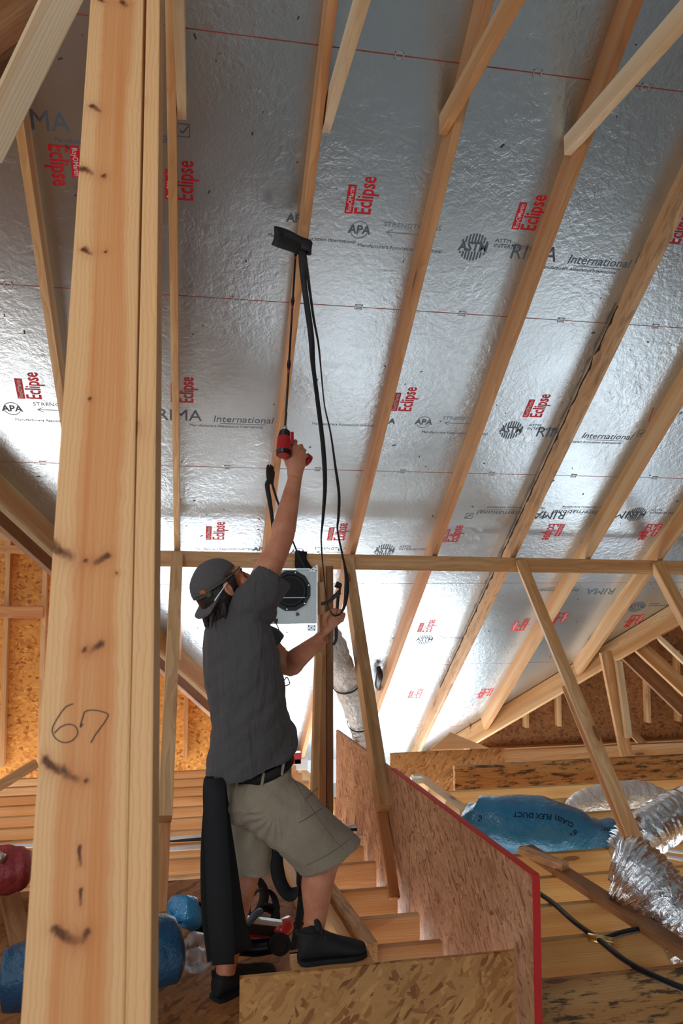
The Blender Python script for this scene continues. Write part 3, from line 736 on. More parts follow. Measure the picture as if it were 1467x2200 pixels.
# short double post in front of the right wall
dp = empty('short_post', hy(1325, 1620, 5.9), 'short double post under the right valley board', 'post')
timber('stud', hy(1345, 1622, 5.9), hy(1300, 1400, 5.9), 0.10, 0.038, V((0, -1, 0)), 'pine', None, parent=dp)
timber('stud', hy(1350, 1585, 5.85), hy(1328, 1420, 5.85), 0.055, 0.038, V((0, -1, 0)), 'pine_pale', None, parent=dp)
# wing roof behind the right valley
for i, (a, b, mt, lab) in enumerate((((1345, 1405), (1475, 1530), 'pine_dark', 'dark rafter of the right wing slanting down behind the double post'),
                                     ((1375, 1390), (1500, 1505), 'pine', 'lighter rafter of the right wing above the dark one'),
                                     ((1415, 1370), (1500, 1450), 'pine_pale', 'topmost rafter of the right wing at the right edge'))):
    timber('wing_rafter', hy(*a, 6.6-0.2*i), hy(*b, 6.2-0.2*i), 0.13, 0.038, V((0.3, -0.8, -0.4)), mt, lab, 'rafter', 'rafters of the right wing')
timber('wing_brace', hy(1345, 1560, 6.9), hy(1420, 1640, 6.9), 0.07, 0.04, V((0, -1, 0)), 'pine_dark', 'dark brace low behind the short double post', 'brace')
# sheathing of both wing roofs (runs level from the valley toward the back)
for nm, xa, xb, p, q in (('ceiling_wing_left', XLV, xat(VL0, VL1, SCUT), VL0, VL1), ('ceiling_wing_right', xat(VR0, VR1, SCUT), XRV, VR0, VR1)):
    a = deck(xa, sv(p, q, xa)); b = deck(xb, sv(p, q, xb))
    bk = 3.5
    pts = [a, b, b+V((0, bk, 0)), a+V((0, bk+4, 0))]
    n = (pts[1]-pts[0]).cross(pts[2]-pts[1]).normalized(); n = n if n.z < 0 else -n
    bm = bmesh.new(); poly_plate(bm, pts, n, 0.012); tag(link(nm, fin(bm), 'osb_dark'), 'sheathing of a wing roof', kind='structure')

# storey below
boxo('floor_below', (-12, -8, -2.78), (14, 16, -2.75), 'concrete'); tag(bpy.data.objects['floor_below'], 'pale slab of the storey below', kind='structure')
boxo('wall_eave', (-0.7, 7.72, -2.75), (2.6, 7.74, -0.75), 'drywall'); tag(bpy.data.objects['wall_eave'], 'wall below the eave', kind='structure')
boxo('wall_blocker_below', (-7.2, 2.95, -2.75), (8, 2.97, -0.26), 'drywall'); tag(bpy.data.objects['wall_blocker_below'], 'added unseen wall below that blocks light from the near floor', kind='structure')  # unseen blocker, keeps light under the far joists away from the near side
boxo('wall_blocker_right', (7.5, -5, -2.75), (7.52, 12, 4.5), 'osb_dark'); tag(bpy.data.objects['wall_blocker_right'], 'added unseen wall far right that shuts out sky light', kind='structure')  # unseen blocker, added to close the right end against world light
#PART2
# ------------------------------------------------------------------ custom face of the foreground post: pale edges, reddish heart, its own knots
def post_material(board, heart, knots):
    k = NT('post_pine'); tc = k.n('TexCoord'); vec = tc.outputs['Object']; inv = WM(board).inverted()
    sx = k.n('SeparateXYZ'); k.l(vec, sx.inputs[0]); X_, Y_ = sx.outputs[0], sx.outputs[1]
    kw = k.noise(k.mapv(vec, (30, 30, 30)), 1, 3); X_ = k.math('ADD', X_, k.math('MULTIPLY_ADD', kw, 0.022, -0.011)); Y_ = k.math('ADD', Y_, k.math('MULTIPLY_ADD', kw, -0.010, 0.005))
    infl = None; core = None
    for (x0_, y0_, x1_, y1_, wd) in knots:
        p = inv @ onw(x0_, y0_, 0); q = inv @ onw(x1_, y1_, 0); dx, dy = q.x-p.x, q.y-p.y; L2 = dx*dx+dy*dy+1e-8
        ax_, ay_ = k.math('SUBTRACT', X_, p.x), k.math('SUBTRACT', Y_, p.y)
        t = k.n('Clamp'); k.l(k.math('ADD', k.math('MULTIPLY', ax_, dx/L2), k.math('MULTIPLY', ay_, dy/L2)), t.inputs[0])
        a = k.math('MULTIPLY', k.math('SUBTRACT', ax_, k.math('MULTIPLY', t.outputs[0], dx)), 1/wd); b = k.math('MULTIPLY', k.math('SUBTRACT', ay_, k.math('MULTIPLY', t.outputs[0], dy)), 1/wd)
        d2 = k.math('ADD', k.math('MULTIPLY', a, a), k.math('MULTIPLY', b, b))
        g = k.math('EXPONENT', k.math('MULTIPLY', k.math('SQRT', d2), -0.5)); c = k.math('MULTIPLY', k.math('EXPONENT', k.math('MULTIPLY', d2, -0.42)), k.math('MULTIPLY_ADD', t.outputs[0], -0.45, 1.0))
        infl = g if infl is None else k.math('ADD', infl, g); core = c if core is None else k.math('MAXIMUM', core, c)
    wob = k.noise(k.mapv(vec, (1.1, 5, 5)), 1.2, 2)
    yy = k.math('ADD', Y_, k.math('MULTIPLY_ADD', wob, 0.050, -0.025))
    yy = k.math('ADD', yy, k.math('MULTIPLY', infl, 0.010))
    # heartwood band
    dist = k.math('ABSOLUTE', k.math('SUBTRACT', yy, heart[0]))
    hb = k.ramp(k.math('MULTIPLY', dist, 1/heart[1]), [(0.55, (1, 1, 1, 1)), (0.85, (0, 0, 0, 1))])
    stk = k.noise(k.mapv(vec, (0.9, 75, 75)), 1.0, 3)
    base = k.mix(k.math('MULTIPLY', hb, k.math('MULTIPLY_ADD', stk, 1.1, 0.15)), srgb(224, 178, 126), srgb(200, 124, 66))
    # long grain lines, closer toward the edges
    fr = k.math('FRACT', k.math('MULTIPLY', k.math('POWER', k.math('ADD', k.math('ADD', dist, 0.004), k.math('MULTIPLY', k.noise(k.mapv(vec, (2.2, 14, 14)), 1, 3), 0.022)), 0.8), 88.0))
    line = k.ramp(fr, [(0.0, (0.1, 0.1, 0.1, 1)), (0.6, (0.3, 0.3, 0.3, 1)), (0.85, (1, 1, 1, 1)), (1.0, (0.1, 0.1, 0.1, 1))])
    col = k.mix(k.math('MULTIPLY', line, 0.38), base, srgb(190, 122, 66))
    col = k.mix(k.math('MULTIPLY', k.math('MINIMUM', infl, 1.0), 0.60), col, srgb(160, 84, 38))
    kn = k.math('MULTIPLY', core, k.math('MULTIPLY_ADD', k.noise(k.mapv(vec, (60, 120, 60)), 1, 2), 0.9, 0.45))
    col = k.mix(k.ramp(kn, [(0.22, (0, 0, 0, 1)), (0.75, (1, 1, 1, 1))]), col, srgb(74, 34, 16))
    fine = k.noise(k.mapv(vec, (3, 330, 330)), 1.0, 2)
    col = k.mix(k.math('MULTIPLY', fine, 0.22), col, srgb(190, 130, 78))
    k.l(col, k.b.inputs['Base Color']); k.b.inputs['Roughness'].default_value = 0.55; k.b.inputs['Specular IOR Level'].default_value = 0.2
    k.bump(k.math('ADD', fine, line), 0.2, 0.0008)
    return k.m
inv = WM(wide).inverted()
hc = (inv @ onw(225, 700, 0)).y
KN = [(198, 226, 212, 240, .006), (174, 362, 196, 372, .006), (222, 378, 224, 381, .004), (180, 534, 194, 545, .005), (226, 541, 229, 538, .003), (193, 856, 193, 858, .003),
      (112, 1166, 152, 1197, .0075), (183, 1205, 184, 1208, .003), (232, 1192, 204, 1210, .005), (217, 1383, 198, 1398, .0045), (181, 1397, 183, 1399, .003),
      (98, 1636, 165, 1672, .0055), (186, 1676, 188, 1676, .003), (118, 2000, 162, 2026, .0055), (186, 2008, 176, 2022, .004), (262, 3, 270, 12, .006), (215, 0, 222, 4, .005), (173, 1815, 172, 1860, .002), (172, 1915, 172, 1945, .002), (250, 1230, 251, 1232, .002)]
wide.data.materials.clear(); wide.data.materials.append(post_material(wide, (hc, 0.050), KN))
nar = [c for c in po.children if c.name.startswith('narrow')][0]
nar.data.materials.clear(); nar.data.materials.append(post_material(nar, (0.12, 0.05), [(287, 905, 286, 930, .007), (300, 214, 301, 222, .005)]))

# ------------------------------------------------------------------ organic meshes
def organic(name, bm, voxel, mat, parent, smooth=2, disp=None, mw=None):
    me = fin(bm); o = bpy.data.objects.new('tmp', me); COL.objects.link(o)
    m = o.modifiers.new('r', 'REMESH'); m.mode = 'VOXEL'; m.voxel_size = voxel; m.adaptivity = 0
    if smooth:
        q = o.modifiers.new('s', 'SMOOTH'); q.iterations = smooth; q.factor = 0.5
    dg = bpy.context.evaluated_depsgraph_get(); dg.update()
    out = bpy.data.meshes.new_from_object(o.evaluated_get(dg)); bpy.data.objects.remove(o)
    if disp:
        ns = [v.normal.copy() for v in out.vertices]
        for v, n in zip(out.vertices, ns): v.co += n*disp(v.co, n)
    for p in out.polygons: p.use_smooth = True
    out.materials.clear()
    return link(name, out, mat, parent, mw or Matrix.Identity(4))
def ell(bm, c, r, m=None, seg=20):
    q = bmesh.ops.create_uvsphere(bm, u_segments=seg, v_segments=seg//2+2, radius=1.0)
    mm = (m or Matrix.Identity(4)) @ Matrix.Translation(V(c)) @ Matrix.Diagonal((r[0], r[1], r[2], 1))
    for v in q['verts']: v.co = mm @ v.co
    return q['verts']
def loft(bm, rings, seg=28, cap=True):
    """rings: (centre, vecA, vecB)"""
    R = [[bm.verts.new(V(c)+V(a)*math.cos(2*PI*j/seg)+V(b)*math.sin(2*PI*j/seg)) for j in range(seg)] for c, a, b in rings]
    for p, q in zip(R, R[1:]):
        for j in range(seg): bm.faces.new((p[j], p[(j+1) % seg], q[(j+1) % seg], q[j]))
    if cap: bm.faces.new(R[0][::-1]); bm.faces.new(R[-1])
def limb(bm, pts, rad, n=5, seg=16, flat=None): tube_bm(bm, [V(p) for p in pts], rad, seg, True, n, None, flat)

# ------------------------------------------------------------------ the man
man = empty('person', hz(560, 2120), 'person in grey t-shirt and khaki shorts, cap worn backwards, reaching up with a driver', 'person')
Rsh, Rel, Rwr = hy(545, 1288, 2.95), hy(603, 1165, 2.98), hy(633, 1030, 3.05)
Lsh, Lel, Lwr = hy(520, 1335, 3.22), hy(619, 1430, 3.24), hy(696, 1368, 3.13)
Rhip, Rkn, Ran = hy(556, 1712, 3.0), hy(706, 1812, 2.90), hy(668, 2022, 2.92)
Lhip, Lkn, Lan = hy(530, 1715, 3.13), hy(528, 1868, 3.13), hy(484, 2092, 3.06)
hp, hyaw = math.radians(34), math.radians(18)
F_ = V((math.cos(hp)*math.cos(hyaw), math.cos(hp)*math.sin(hyaw), math.sin(hp)))
LF = V((-math.sin(hyaw), math.cos(hyaw), 0)); UF = F_.cross(LF)
HC = hy(472, 1255, 3.05)
HM = Matrix(((F_.x, LF.x, UF.x, HC.x), (F_.y, LF.y, UF.y, HC.y), (F_.z, LF.z, UF.z, HC.z), (0, 0, 0, 1)))
bm = bmesh.new()
# head
ell(bm, (0, 0, 0.0), (0.093, 0.074, 0.098), HM)
ell(bm, (0.028, 0, -0.055), (0.068, 0.062, 0.075), HM)
ell(bm, (0.062, 0, -0.098), (0.030, 0.032, 0.028), HM)          # chin
ell(bm, (0.078, 0, 0.012), (0.022, 0.052, 0.016), HM)           # brow
for sg in (-1, 1):
    ell(bm, (0.074, sg*0.038, -0.040), (0.020, 0.022, 0.020), HM)   # cheek
    ell(bm, (0.082, sg*0.031, -0.014), (0.011, 0.014, 0.010), HM)   # eye
    ell(bm, (0.092, sg*0.012, -0.055), (0.012, 0.009, 0.008), HM)   # nostril
    e = [HM @ V(p) for p in ((0.006, sg*0.076, 0.008), (-0.012, sg*0.086, 0.004), (-0.016, sg*0.088, -0.018), (-0.006, sg*0.084, -0.042), (0.008, sg*0.076, -0.050))]
    limb(bm, e, [0.006, 0.0075, 0.007, 0.007, 0.006], 4, 10)
    ell(bm, (0.000, sg*0.078, -0.020), (0.013, 0.007, 0.026), HM)
limb(bm, [HM @ V(p) for p in ((0.090, 0, 0.004), (0.104, 0, -0.022), (0.116, 0, -0.048), (0.100, 0, -0.060))], [0.008, 0.009, 0.012, 0.009], 4, 10)
ell(bm, (0.090, 0, -0.074), (0.013, 0.024, 0.006), HM); ell(bm, (0.088, 0, -0.084), (0.012, 0.021, 0.007), HM)
# neck, core of the trunk
limb(bm, [HM @ V((-0.02, 0, -0.05)), hy(492, 1325, 3.07), hy(500, 1400, 3.07)], [0.054, 0.054, 0.075])
limb(bm, [hy(505, 1345, 3.07), hy(518, 1450, 3.08), hy(530, 1580, 3.06), hy(545, 1690, 3.06)], [0.085, 0.095, 0.09, 0.08])
limb(bm, [hy(505, 1345, 3.07), Lsh], [0.06, 0.05]); limb(bm, [hy(510, 1340, 3.06), Rsh], [0.06, 0.05])
# right arm
limb(bm, [Rsh, Rsh.lerp(Rel, 0.5), Rel, Rel.lerp(Rwr, 0.22), Rel.lerp(Rwr, 0.55), Rwr], [0.056, 0.052, 0.044, 0.048, 0.040, 0.0285], 6, 20)
ell(bm, (0, 0, 0), (0.022, 0.022, 0.024), Matrix.Translation(Rel+V((-0.028, 0.0, -0.006))))
# left arm
limb(bm, [Lsh, Lsh.lerp(Lel, 0.5), Lel, Lel.lerp(Lwr, 0.25), Lel.lerp(Lwr, 0.6), Lwr], [0.054, 0.048, 0.043, 0.046, 0.037, 0.027], 6, 20)
# legs
limb(bm, [Rhip, Rhip.lerp(Rkn, 0.6), Rkn, Rkn.lerp(Ran, 0.22)+V((-0.012, 0.01, 0)), Rkn.lerp(Ran, 0.45)+V((-0.012, 0.01, 0)), Rkn.lerp(Ran, 0.75), Ran], [0.050, 0.062, 0.060, 0.064, 0.060, 0.042, 0.036], 6, 22)
limb(bm, [Lhip, Lhip.lerp(Lkn, 0.6), Lkn, Lkn.lerp(Lan, 0.25)+V((-0.01, 0, 0)), Lkn.lerp(Lan, 0.5)+V((-0.012, 0, 0)), Lan], [0.060, 0.062, 0.058, 0.060, 0.054, 0.036], 6, 22)
# right hand round the driver's grip
Yh = 3.055
def hnd(q, r, n=4): limb(bm, [hy(*p) for p in q], r, n, 12)
loft(bm, [(Rwr, (0.029, 0, 0), (0, 0.021, 0)), (hy(634, 1012, Yh), (0.034, 0, 0.0), (0, 0.019, 0)), (hy(637, 995, Yh), (0.038, 0, -0.008), (0, 0.018, 0)), (hy(639, 980, Yh), (0.035, 0, -0.010), (0, 0.015, 0)), (hy(640, 972, Yh), (0.029, 0, -0.009), (0, 0.010, 0))])
hnd([(626, 978, Yh), (630, 962, Yh+.002), (635, 949, Yh+.020), (631, 950, Yh+.045), (624, 958, Yh+.062)], [0.0105, 0.0098, 0.0092, 0.0085, 0.0075])
hnd([(636, 976, Yh), (642, 963, Yh+.002), (647, 958, Yh+.022), (642, 962, Yh+.048), (634, 970, Yh+.060)], [0.0105, 0.0100, 0.0095, 0.0085, 0.0075])
hnd([(644, 982, Yh), (650, 971, Yh+.003), (654, 968, Yh+.024), (649, 972, Yh+.048), (642, 979, Yh+.058)], [0.0100, 0.0096, 0.0090, 0.0082, 0.0072])
hnd([(650, 990, Yh), (655, 982, Yh+.004), (658, 980, Yh+.022), (654, 983, Yh+.042), (648, 988, Yh+.050)], [0.0090, 0.0086, 0.0080, 0.0074, 0.0066])
hnd([(622, 1004, Yh+.006), (616, 990, Yh+.020), (611, 978, Yh+.038), (612, 966, Yh+.050)], [0.013, 0.012, 0.0105, 0.009])
# left hand, palm toward the camera, pinching the strap
Yl = 3.12
loft(bm, [(Lwr, (0.020, 0, 0.018), (0, 0.019, 0)), (hy(704, 1358, Yl), (0.030, 0, 0.018), (0, 0.018, 0)), (hy(712, 1347, Yl), (0.036, 0, 0.012), (0, 0.016, 0)), (hy(717, 1336, Yl), (0.037, 0, 0.004), (0, 0.014, 0)), (hy(719, 1330, Yl), (0.034, 0, 0), (0, 0.010, 0))])
hnd([(703, 1350, Yl), (697, 1336, Yl-.012), (700, 1322, Yl-.024), (707, 1316, Yl-.030)], [0.013, 0.0115, 0.0100, 0.0085])
hnd([(706, 1334, Yl), (708, 1319, Yl-.004), (711, 1312, Yl-.018), (712, 1317, Yl-.032)], [0.0105, 0.0095, 0.0088, 0.0075])
hnd([(716, 1332, Yl), (718, 1315, Yl-.004), (720, 1310, Yl-.020), (719, 1318, Yl-.036)], [0.0105, 0.0098, 0.0088, 0.0076])
hnd([(726, 1332, Yl), (729, 1317, Yl-.003), (731, 1312, Yl-.018), (729, 1320, Yl-.034)], [0.0100, 0.0092, 0.0085, 0.0072])
hnd([(733, 1336, Yl), (738, 1324, Yl-.002), (739, 1319, Yl-.014), (736, 1325, Yl-.028)], [0.0090, 0.0082, 0.0074, 0.0064])
# feet inside the shoes
body = organic('body', bm, 0.0042, 'skin', man, 3)
for px, py, Y in ((512.5, 1236, 2.985),):
    c = HM @ V((0.0885, -0.031, -0.013)); bm = bmesh.new(); ell(bm, (0, 0, 0), (0.0062, 0.0068, 0.0045), HM.to_3x3().to_4x4())
    link('eye', fin(bm, True), 'black_plastic', body, Matrix.Translation(c))
    bm = bmesh.new(); limb(bm, [HM.to_3x3() @ V(p) for p in ((0.004, 0.014, 0.016), (0.006, -0.002, 0.020), (-0.002, -0.018, 0.016))], [0.003, 0.005, 0.002], 4, 8)
    link('eyebrow', fin(bm, True), 'hair', body, Matrix.Translation(c))
# hair
bm = bmesh.new()
vs = ell(bm, (-0.016, 0, -0.012), (0.096, 0.083, 0.100), HM, 28)
hi = HM.inverted()
bmesh.ops.delete(bm, geom=[v for v in vs if (hi @ v.co).z > 0.05 or (hi @ v.co).x > 0.055], context='VERTS')
es = [e for e in bm.edges if e.is_boundary]
bmesh.ops.holes_fill(bm, edges=es, sides=0)
ell(bm, (-0.030, 0, -0.024), (0.082, 0.084, 0.084), HM, 28)
random.seed(3)
for i in range(46):
    y = random.uniform(-0.078, 0.078); x0_ = random.uniform(-0.085, -0.02); z0_ = -0.045
    xx = x0_-random.uniform(0.015, 0.045); zz = -0.095-random.uniform(0.0, 0.035)
    limb(bm, [HM @ V((x0_, y*0.8, z0_)), HM @ V(((x0_+xx)/2-0.012, y, (z0_+zz)/2)), HM @ V((xx-0.015, y*1.05+random.uniform(-0.01, 0.01), zz))], [0.013, 0.010, 0.0025], 4, 8)
for i in range(9):
    limb(bm, [HM @ V((0.030+random.uniform(-0.012, 0.018), -0.074, 0.025)), HM @ V((0.026+random.uniform(-0.012, 0.014), -0.079, 0.0)), HM @ V((0.020+random.uniform(-0.01, 0.014), -0.076, -0.03+random.uniform(-0.014, 0.006)))], [0.007, 0.006, 0.002], 3, 8)
organic('hair', bm, 0.0030, 'hair', man, 1)
# cap
cap_bm = bmesh.new(); vs = ell(cap_bm, (-0.012, 0, 0.004), (0.101, 0.086, 0.098), None, 36)
bmesh.ops.delete(cap_bm, geom=[v for v in vs if v.co.z < 0.016-0.02*(-v.co.x)/0.1], context='VERTS')
for v in cap_bm.verts:
    v.co += v.co.normalized()*(0.004*noise.noise(v.co*16)+0.002*abs(math.sin(3*math.atan2(v.co.y, v.co.x))))
me = fin(cap_bm, True)
capo = link('cap', me, 'cap', man, HM); so = capo.modifiers.new('s', 'SOLIDIFY'); so.thickness = 0.004; so.offset = 1
bm = bmesh.new(); rows = []
for i in range(17):
    a = math.radians(-72+144*i/16)
    s0_, s1_ = 0.075*math.cos(a*1.05), 0.155-0.045*(1-math.cos(a))
    bd_ = V((-0.87, 0, -0.49)); bn_ = V((-0.49, 0, 0.87)); R0 = V((-0.005, 0, 0.006))
    rows.append([bm.verts.new(R0 + bd_*(s0_+(s1_-s0_)*t) + bn_*(0.014*math.cos(a)*(0.4+0.6*t)) + V((0, 0.092*math.sin(a)/math.sin(math.radians(72))*(1-0.12*t), 0))) for t in (0, 0.33, 0.66, 1)])
for a, b in zip(rows, rows[1:]):
    for j in range(3): bm.faces.new((a[j], a[j+1], b[j+1], b[j]))
br = link('cap_brim', fin(bm, True), 'cap', capo, HM); so = br.modifiers.new('s', 'SOLIDIFY'); so.thickness = 0.005
def headstrap(nm, zf, zb_, xs, mat, wd, e=0.004):
    pts = []
    for i in range(13):
        a = math.radians(-35-135*i/12); x = -0.006+(0.114+e)*math.cos(a); y = (0.092+e)*math.sin(a)
        pts.append(HM @ V((x, y, zf+(zb_-zf)*i/12)))
    return ribbon(nm, pts, wd, UF, mat, capo, 0.002, 3)
headstrap('goggle_strap', 0.022, 0.020, 0, 'green_line', 0.006, 0.001)
tb = boxo('buckle_tab', (-0.012, -0.003, -0.008), (0.012, 0.003, 0.008), 'orange_tab', capo, 0.002, HM @ Matrix.Translation((-0.090, -0.062, 0.026)) @ Matrix.Rotation(-0.95, 4, 'Z'))
boxo('buckle', (-0.010, -0.004, -0.012), (0.010, 0.004, 0.006), 'green_line', capo, 0.002, HM @ Matrix.Translation((-0.078, -0.072, 0.010)) @ Matrix.Rotation(-0.8, 4, 'Z'))
tube('goggle_arm', [HM @ V(p) for p in ((0.004, -0.090, 0.008), (-0.03, -0.095, -0.002), (-0.075, -0.085, -0.022))], [0.002, 0.002, 0.003], 'white_pvc', capo, 8, 4)
# shirt
phi = math.radians(24); fd = V((math.cos(phi), math.sin(phi), 0)); ad = V((-math.sin(phi), math.cos(phi), 0))
def tring(l, r, y, ra, Y=3.07, tilt=0.0, dl_=0.0):
    c = hy((l+r)/2, y, Y); Wd = (hy(r, y, Y)-hy(l, y, Y)).x/2
    rf = math.sqrt(max(Wd**2-(ra*math.sin(phi))**2, 0.02**2))/math.cos(phi)
    return (c, (fd+V((0, 0, tilt)))*rf, ad*ra)
bm = bmesh.new()
rings = [tring(478, 510, 1292, 0.07), tring(468, 532, 1300, 0.12), tring(457, 552, 1312, 0.170), tring(446, 568, 1330, 0.198), tring(440, 582, 1360, 0.205), tring(437, 594, 1400, 0.205), tring(438, 602, 1440, 0.20), tring(442, 609, 1480, 0.195),
         tring(449, 616, 1520, 0.19, tilt=.05), tring(452, 624, 1558, 0.187, tilt=.18), tring(448, 632, 1590, 0.187, tilt=.34), tring(441, 640, 1628, 0.190, tilt=.42)]
c, a, b = rings[-1]; rings += [(c+V((0, 0, 0.0)), a*0.93, b*0.93), (c+V((0, 0, 0.05)), a*0.80, b*0.85), (c+V((0, 0, 0.12)), a*0.6, b*0.6)]
loft(bm, rings, 40)
for q, rr in (((540, 1300, 2.99), 0.085), ((515, 1318, 3.03), 0.075), ((553, 1306, 2.98), 0.078), ((486, 1326, 3.05), 0.07)): ell(bm, hy(*q), (rr, rr, rr))
# sleeves: right (raised), left
def sleeve(p0, p1, p2, r0, r1, r2, a0):
    ax = (p2-p1).normalized(); s = ax.cross(a0).normalized(); t = ax.cross(s).normalized()
    rr = [(p0, s*r0, t*r0), (p1, s*r1, t*r1), (p2, s*r2, t*r2*0.9), (p2+ax*0.001, s*(r2-0.008), t*(r2-0.008)*0.9), (p2-ax*0.03, s*(r2-0.016), t*(r2-0.016)*.9), (p2-ax*0.06, s*0.03, t*0.03)]
    loft(bm, rr, 26)
sleeve(hy(538, 1316, 2.98), hy(563, 1276, 2.95), hy(588, 1236, 2.955), 0.080, 0.078, 0.076, V((0, 1, 0.0)))
sleeve(hy(515, 1335, 3.18), Lsh, Lsh.lerp(Lel, 0.62), 0.085, 0.078, 0.074, V((0, 1, 0.2)))
ax1 = V((-0.72, 0, -0.70)).normalized(); ax2 = V((0.7, 0, -0.72))
def shirt_disp(p, n):
    u = p.x*ax2.x+p.z*ax2.z; v = p.x*ax1.x+p.z*ax1.z
    f = noise.noise(V((u*12+p.y*5, v*2.2, p.y*4)))*0.017 + noise.noise(V((u*27, v*4, p.y*7+3)))*0.008
    up = max(0, min(1, (p.z-1.38)/0.15))          # upper back: folds gathering at the shoulder
    f = f*(1-0.5*up) + up*0.006*noise.noise(V((p.x*26+p.z*8, p.z*4, p.y*8)))
    low = max(0, min(1, (1.0-p.z)/0.3)); f += low*0.010*noise.noise(V((p.x*12+p.y*8, p.z*3, 7)))
    return f
shirt = organic('t_shirt', bm, 0.0065, 'shirt', man, 4, shirt_disp)
# belt, shorts
bm = bmesh.new()
wc, wa, wb = tring(489, 625, 1642, 0.150, 3.06, tilt=0.40)
def sc_(r, k1, k2, dz=0.0): return (r[0]+V((0, 0, dz)), r[1]*k1, r[2]*k2)
w0 = (wc, wa, wb)
loft(bm, [sc_(w0, 0.55, 0.6, -0.02), sc_(w0, 0.9, 0.9, 0.012), sc_(w0, 0.97, 0.97, 0.012), w0, (hy(553, 1668, 3.05), wa*1.06, wb*1.10), (hy(545, 1700, 3.05), wa*1.04, wb*1.16), (hy(540, 1735, 3.05), wa*0.8, wb*0.98), (hy(538, 1755, 3.05), wa*0.45, wb*0.6)], 40)
def trouser(pts, rad, depth, hemv, sgn=1):
    """pts centre line, rad in-image half widths, hemv direction of the hem line"""
    R = []; N = len(pts)
    for i, p in enumerate(pts):
        ax = (pts[min(i+1, N-1)]-pts[max(0, i-1)]).normalized()
        a = hemv[i] if isinstance(hemv, list) else hemv
        R.append((p, V(a).normalized()*rad[i], V((0, 1, 0))*depth[i]))
    c, a, b = R[-1]; ax = (pts[-1]-pts[-2]).normalized()
    R += [(c+ax*0.001, a*0.92, b*0.92), (c-ax*0.04, a*0.84, b*0.84), (c-ax*0.09, a*0.5, b*0.5)]
    loft(bm, R, 32)
hv0 = hy(600, 1650, 3)-hy(500, 1740, 3); hv1 = hy(768, 1806, 2.92)-hy(650, 1875, 2.92)
trouser([hy(556, 1704, 2.98), hy(598, 1738, 2.96), hy(650, 1782, 2.93), hy(709, 1840, 2.92)], [0.118, 0.122, 0.124, 0.128], [0.100, 0.105, 0.105, 0.110], [hv0, hv0, hv0.lerp(hv1, 0.6), hv1])
trouser([hy(528, 1700, 3.11), hy(532, 1760, 3.13), hy(540, 1815, 3.13), hy(546, 1867, 3.13)], [0.088, 0.092, 0.086, 0.082], [0.095, 0.105, 0.105, 0.108], V((1, 0, -0.03)))
A1 = hy(590, 1735, 2.9)
def shorts_disp(p, n):
    f = noise.noise(V((p.x*9+p.z*7, p.y*5, (p.z-p.x)*5)))*0.009
    f += noise.noise(V(((p.x*0.5+p.z)*24, p.y*6, p.x*5)))*0.004
    # gathers running from the crotch down the rear leg
    d = V((p.x-A1.x, 0, p.z-A1.z)); r = d.length
    if r > 0.02 and d.z < 0 and d.x < 0.02: f += 0.006*math.sin(math.atan2(d.z, d.x)*18)*math.exp(-r*5)*min(1, r*12)
    return f
shorts = organic('shorts', bm, 0.0060, 'shorts', man, 3, shorts_disp)
# pocket, seams and label
def sproj(px, py, e=0.0): return px, py
dgr = bpy.context.evaluated_depsgraph_get
from mathutils.bvhtree import BVHTree
def bvh(o): return BVHTree.FromPolygons([v.co for v in o.data.vertices], [p.vertices[:] for p in o.data.polygons])
bsh = bvh(shorts); bti = bvh(shirt)
def on(bv, px, py, e=0.001):
    d = ray(px, py).normalized(); h = bv.ray_cast(EYE, d)
    return (h[0]-d*e) if h[0] else hy(px, py, 2.95)
def seamline(nm, pix, bv, mat, par, rad=0.0014, e=0.0003):
    c = [on(bv, *p, e) for p in smooth2(pix)]
    return tube(nm, c, rad, mat, par, 6, 1)
def smooth2(pix, n=6): return [(p.x, p.y) for p in smooth_path([V((a, b, 0)) for a, b in pix], n)]
M['seam'] = plain('seam_dark', srgb(96, 86, 72), 0.9)
M['seam_s'] = plain('seam_shirt', srgb(40, 39, 40), 0.9)
seamline('pocket_seam', [(642, 1768), (672, 1750), (712, 1722)], bsh, 'seam', shorts)
seamline('pocket_seam', [(655, 1718), (682, 1693)], bsh, 'seam', shorts)
seamline('pocket_seam', [(600, 1632), (622, 1660), (640, 1692)], bsh, 'seam', shorts)
seamline('side_seam', [(640, 1692), (672, 1740), (715, 1800), (737, 1824)], bsh, 'seam', shorts, 0.0009)
seamline('back_pocket_seam', [(508, 1680), (530, 1676), (556, 1672)], bsh, 'seam', shorts)
seamline('hem_seam', [(656, 1860), (708, 1834), (762, 1795)], bsh, 'seam', shorts, 0.0009)
a_, b_ = on(bsh, 529, 1655, 0.004), on(bsh, 560, 1640, 0.004)
m, _ = frame(a_+V((-0.014, 0, -0.004)), b_, V((0, -1, 0)))
lb = boxo('brand_patch', (0, -0.008, -0.001), (0.030, 0.008, 0.001), 'black_matt', shorts, 0, m)
for i, (px, py) in enumerate(((505, 1655), (563, 1628), (605, 1610))):
    p = hy(px, py, 3.06); 
# belt follows the waist
bp = []
for i in range(40):
    a = 2*PI*i/39; bp.append(wc+V((0, 0, 0.006))+wa*1.015*math.cos(a)+wb*1.02*math.sin(a))
belt = ribbon('belt', bp, 0.036, V((-0.35, 0, 1)), 'black_matt', man, 0.004, 2)
for px, py in ((507, 1652), (564, 1624), (606, 1607)):
    # loops sit on the camera side of the belt
    best = min(bp, key=lambda q: (abs((q-EYE).dot(RT)/(q-EYE).dot(FW)*FPX+733.5-px)+ (0 if q.y < wc.y else 999)))
    timber('belt_loop', best+V((-0.003, -0.006, -0.022)), best+V((0.004, -0.006, 0.024)), 0.010, 0.004, V((0, -1, 0)), 'shorts', None, parent=belt, bev=0.001)
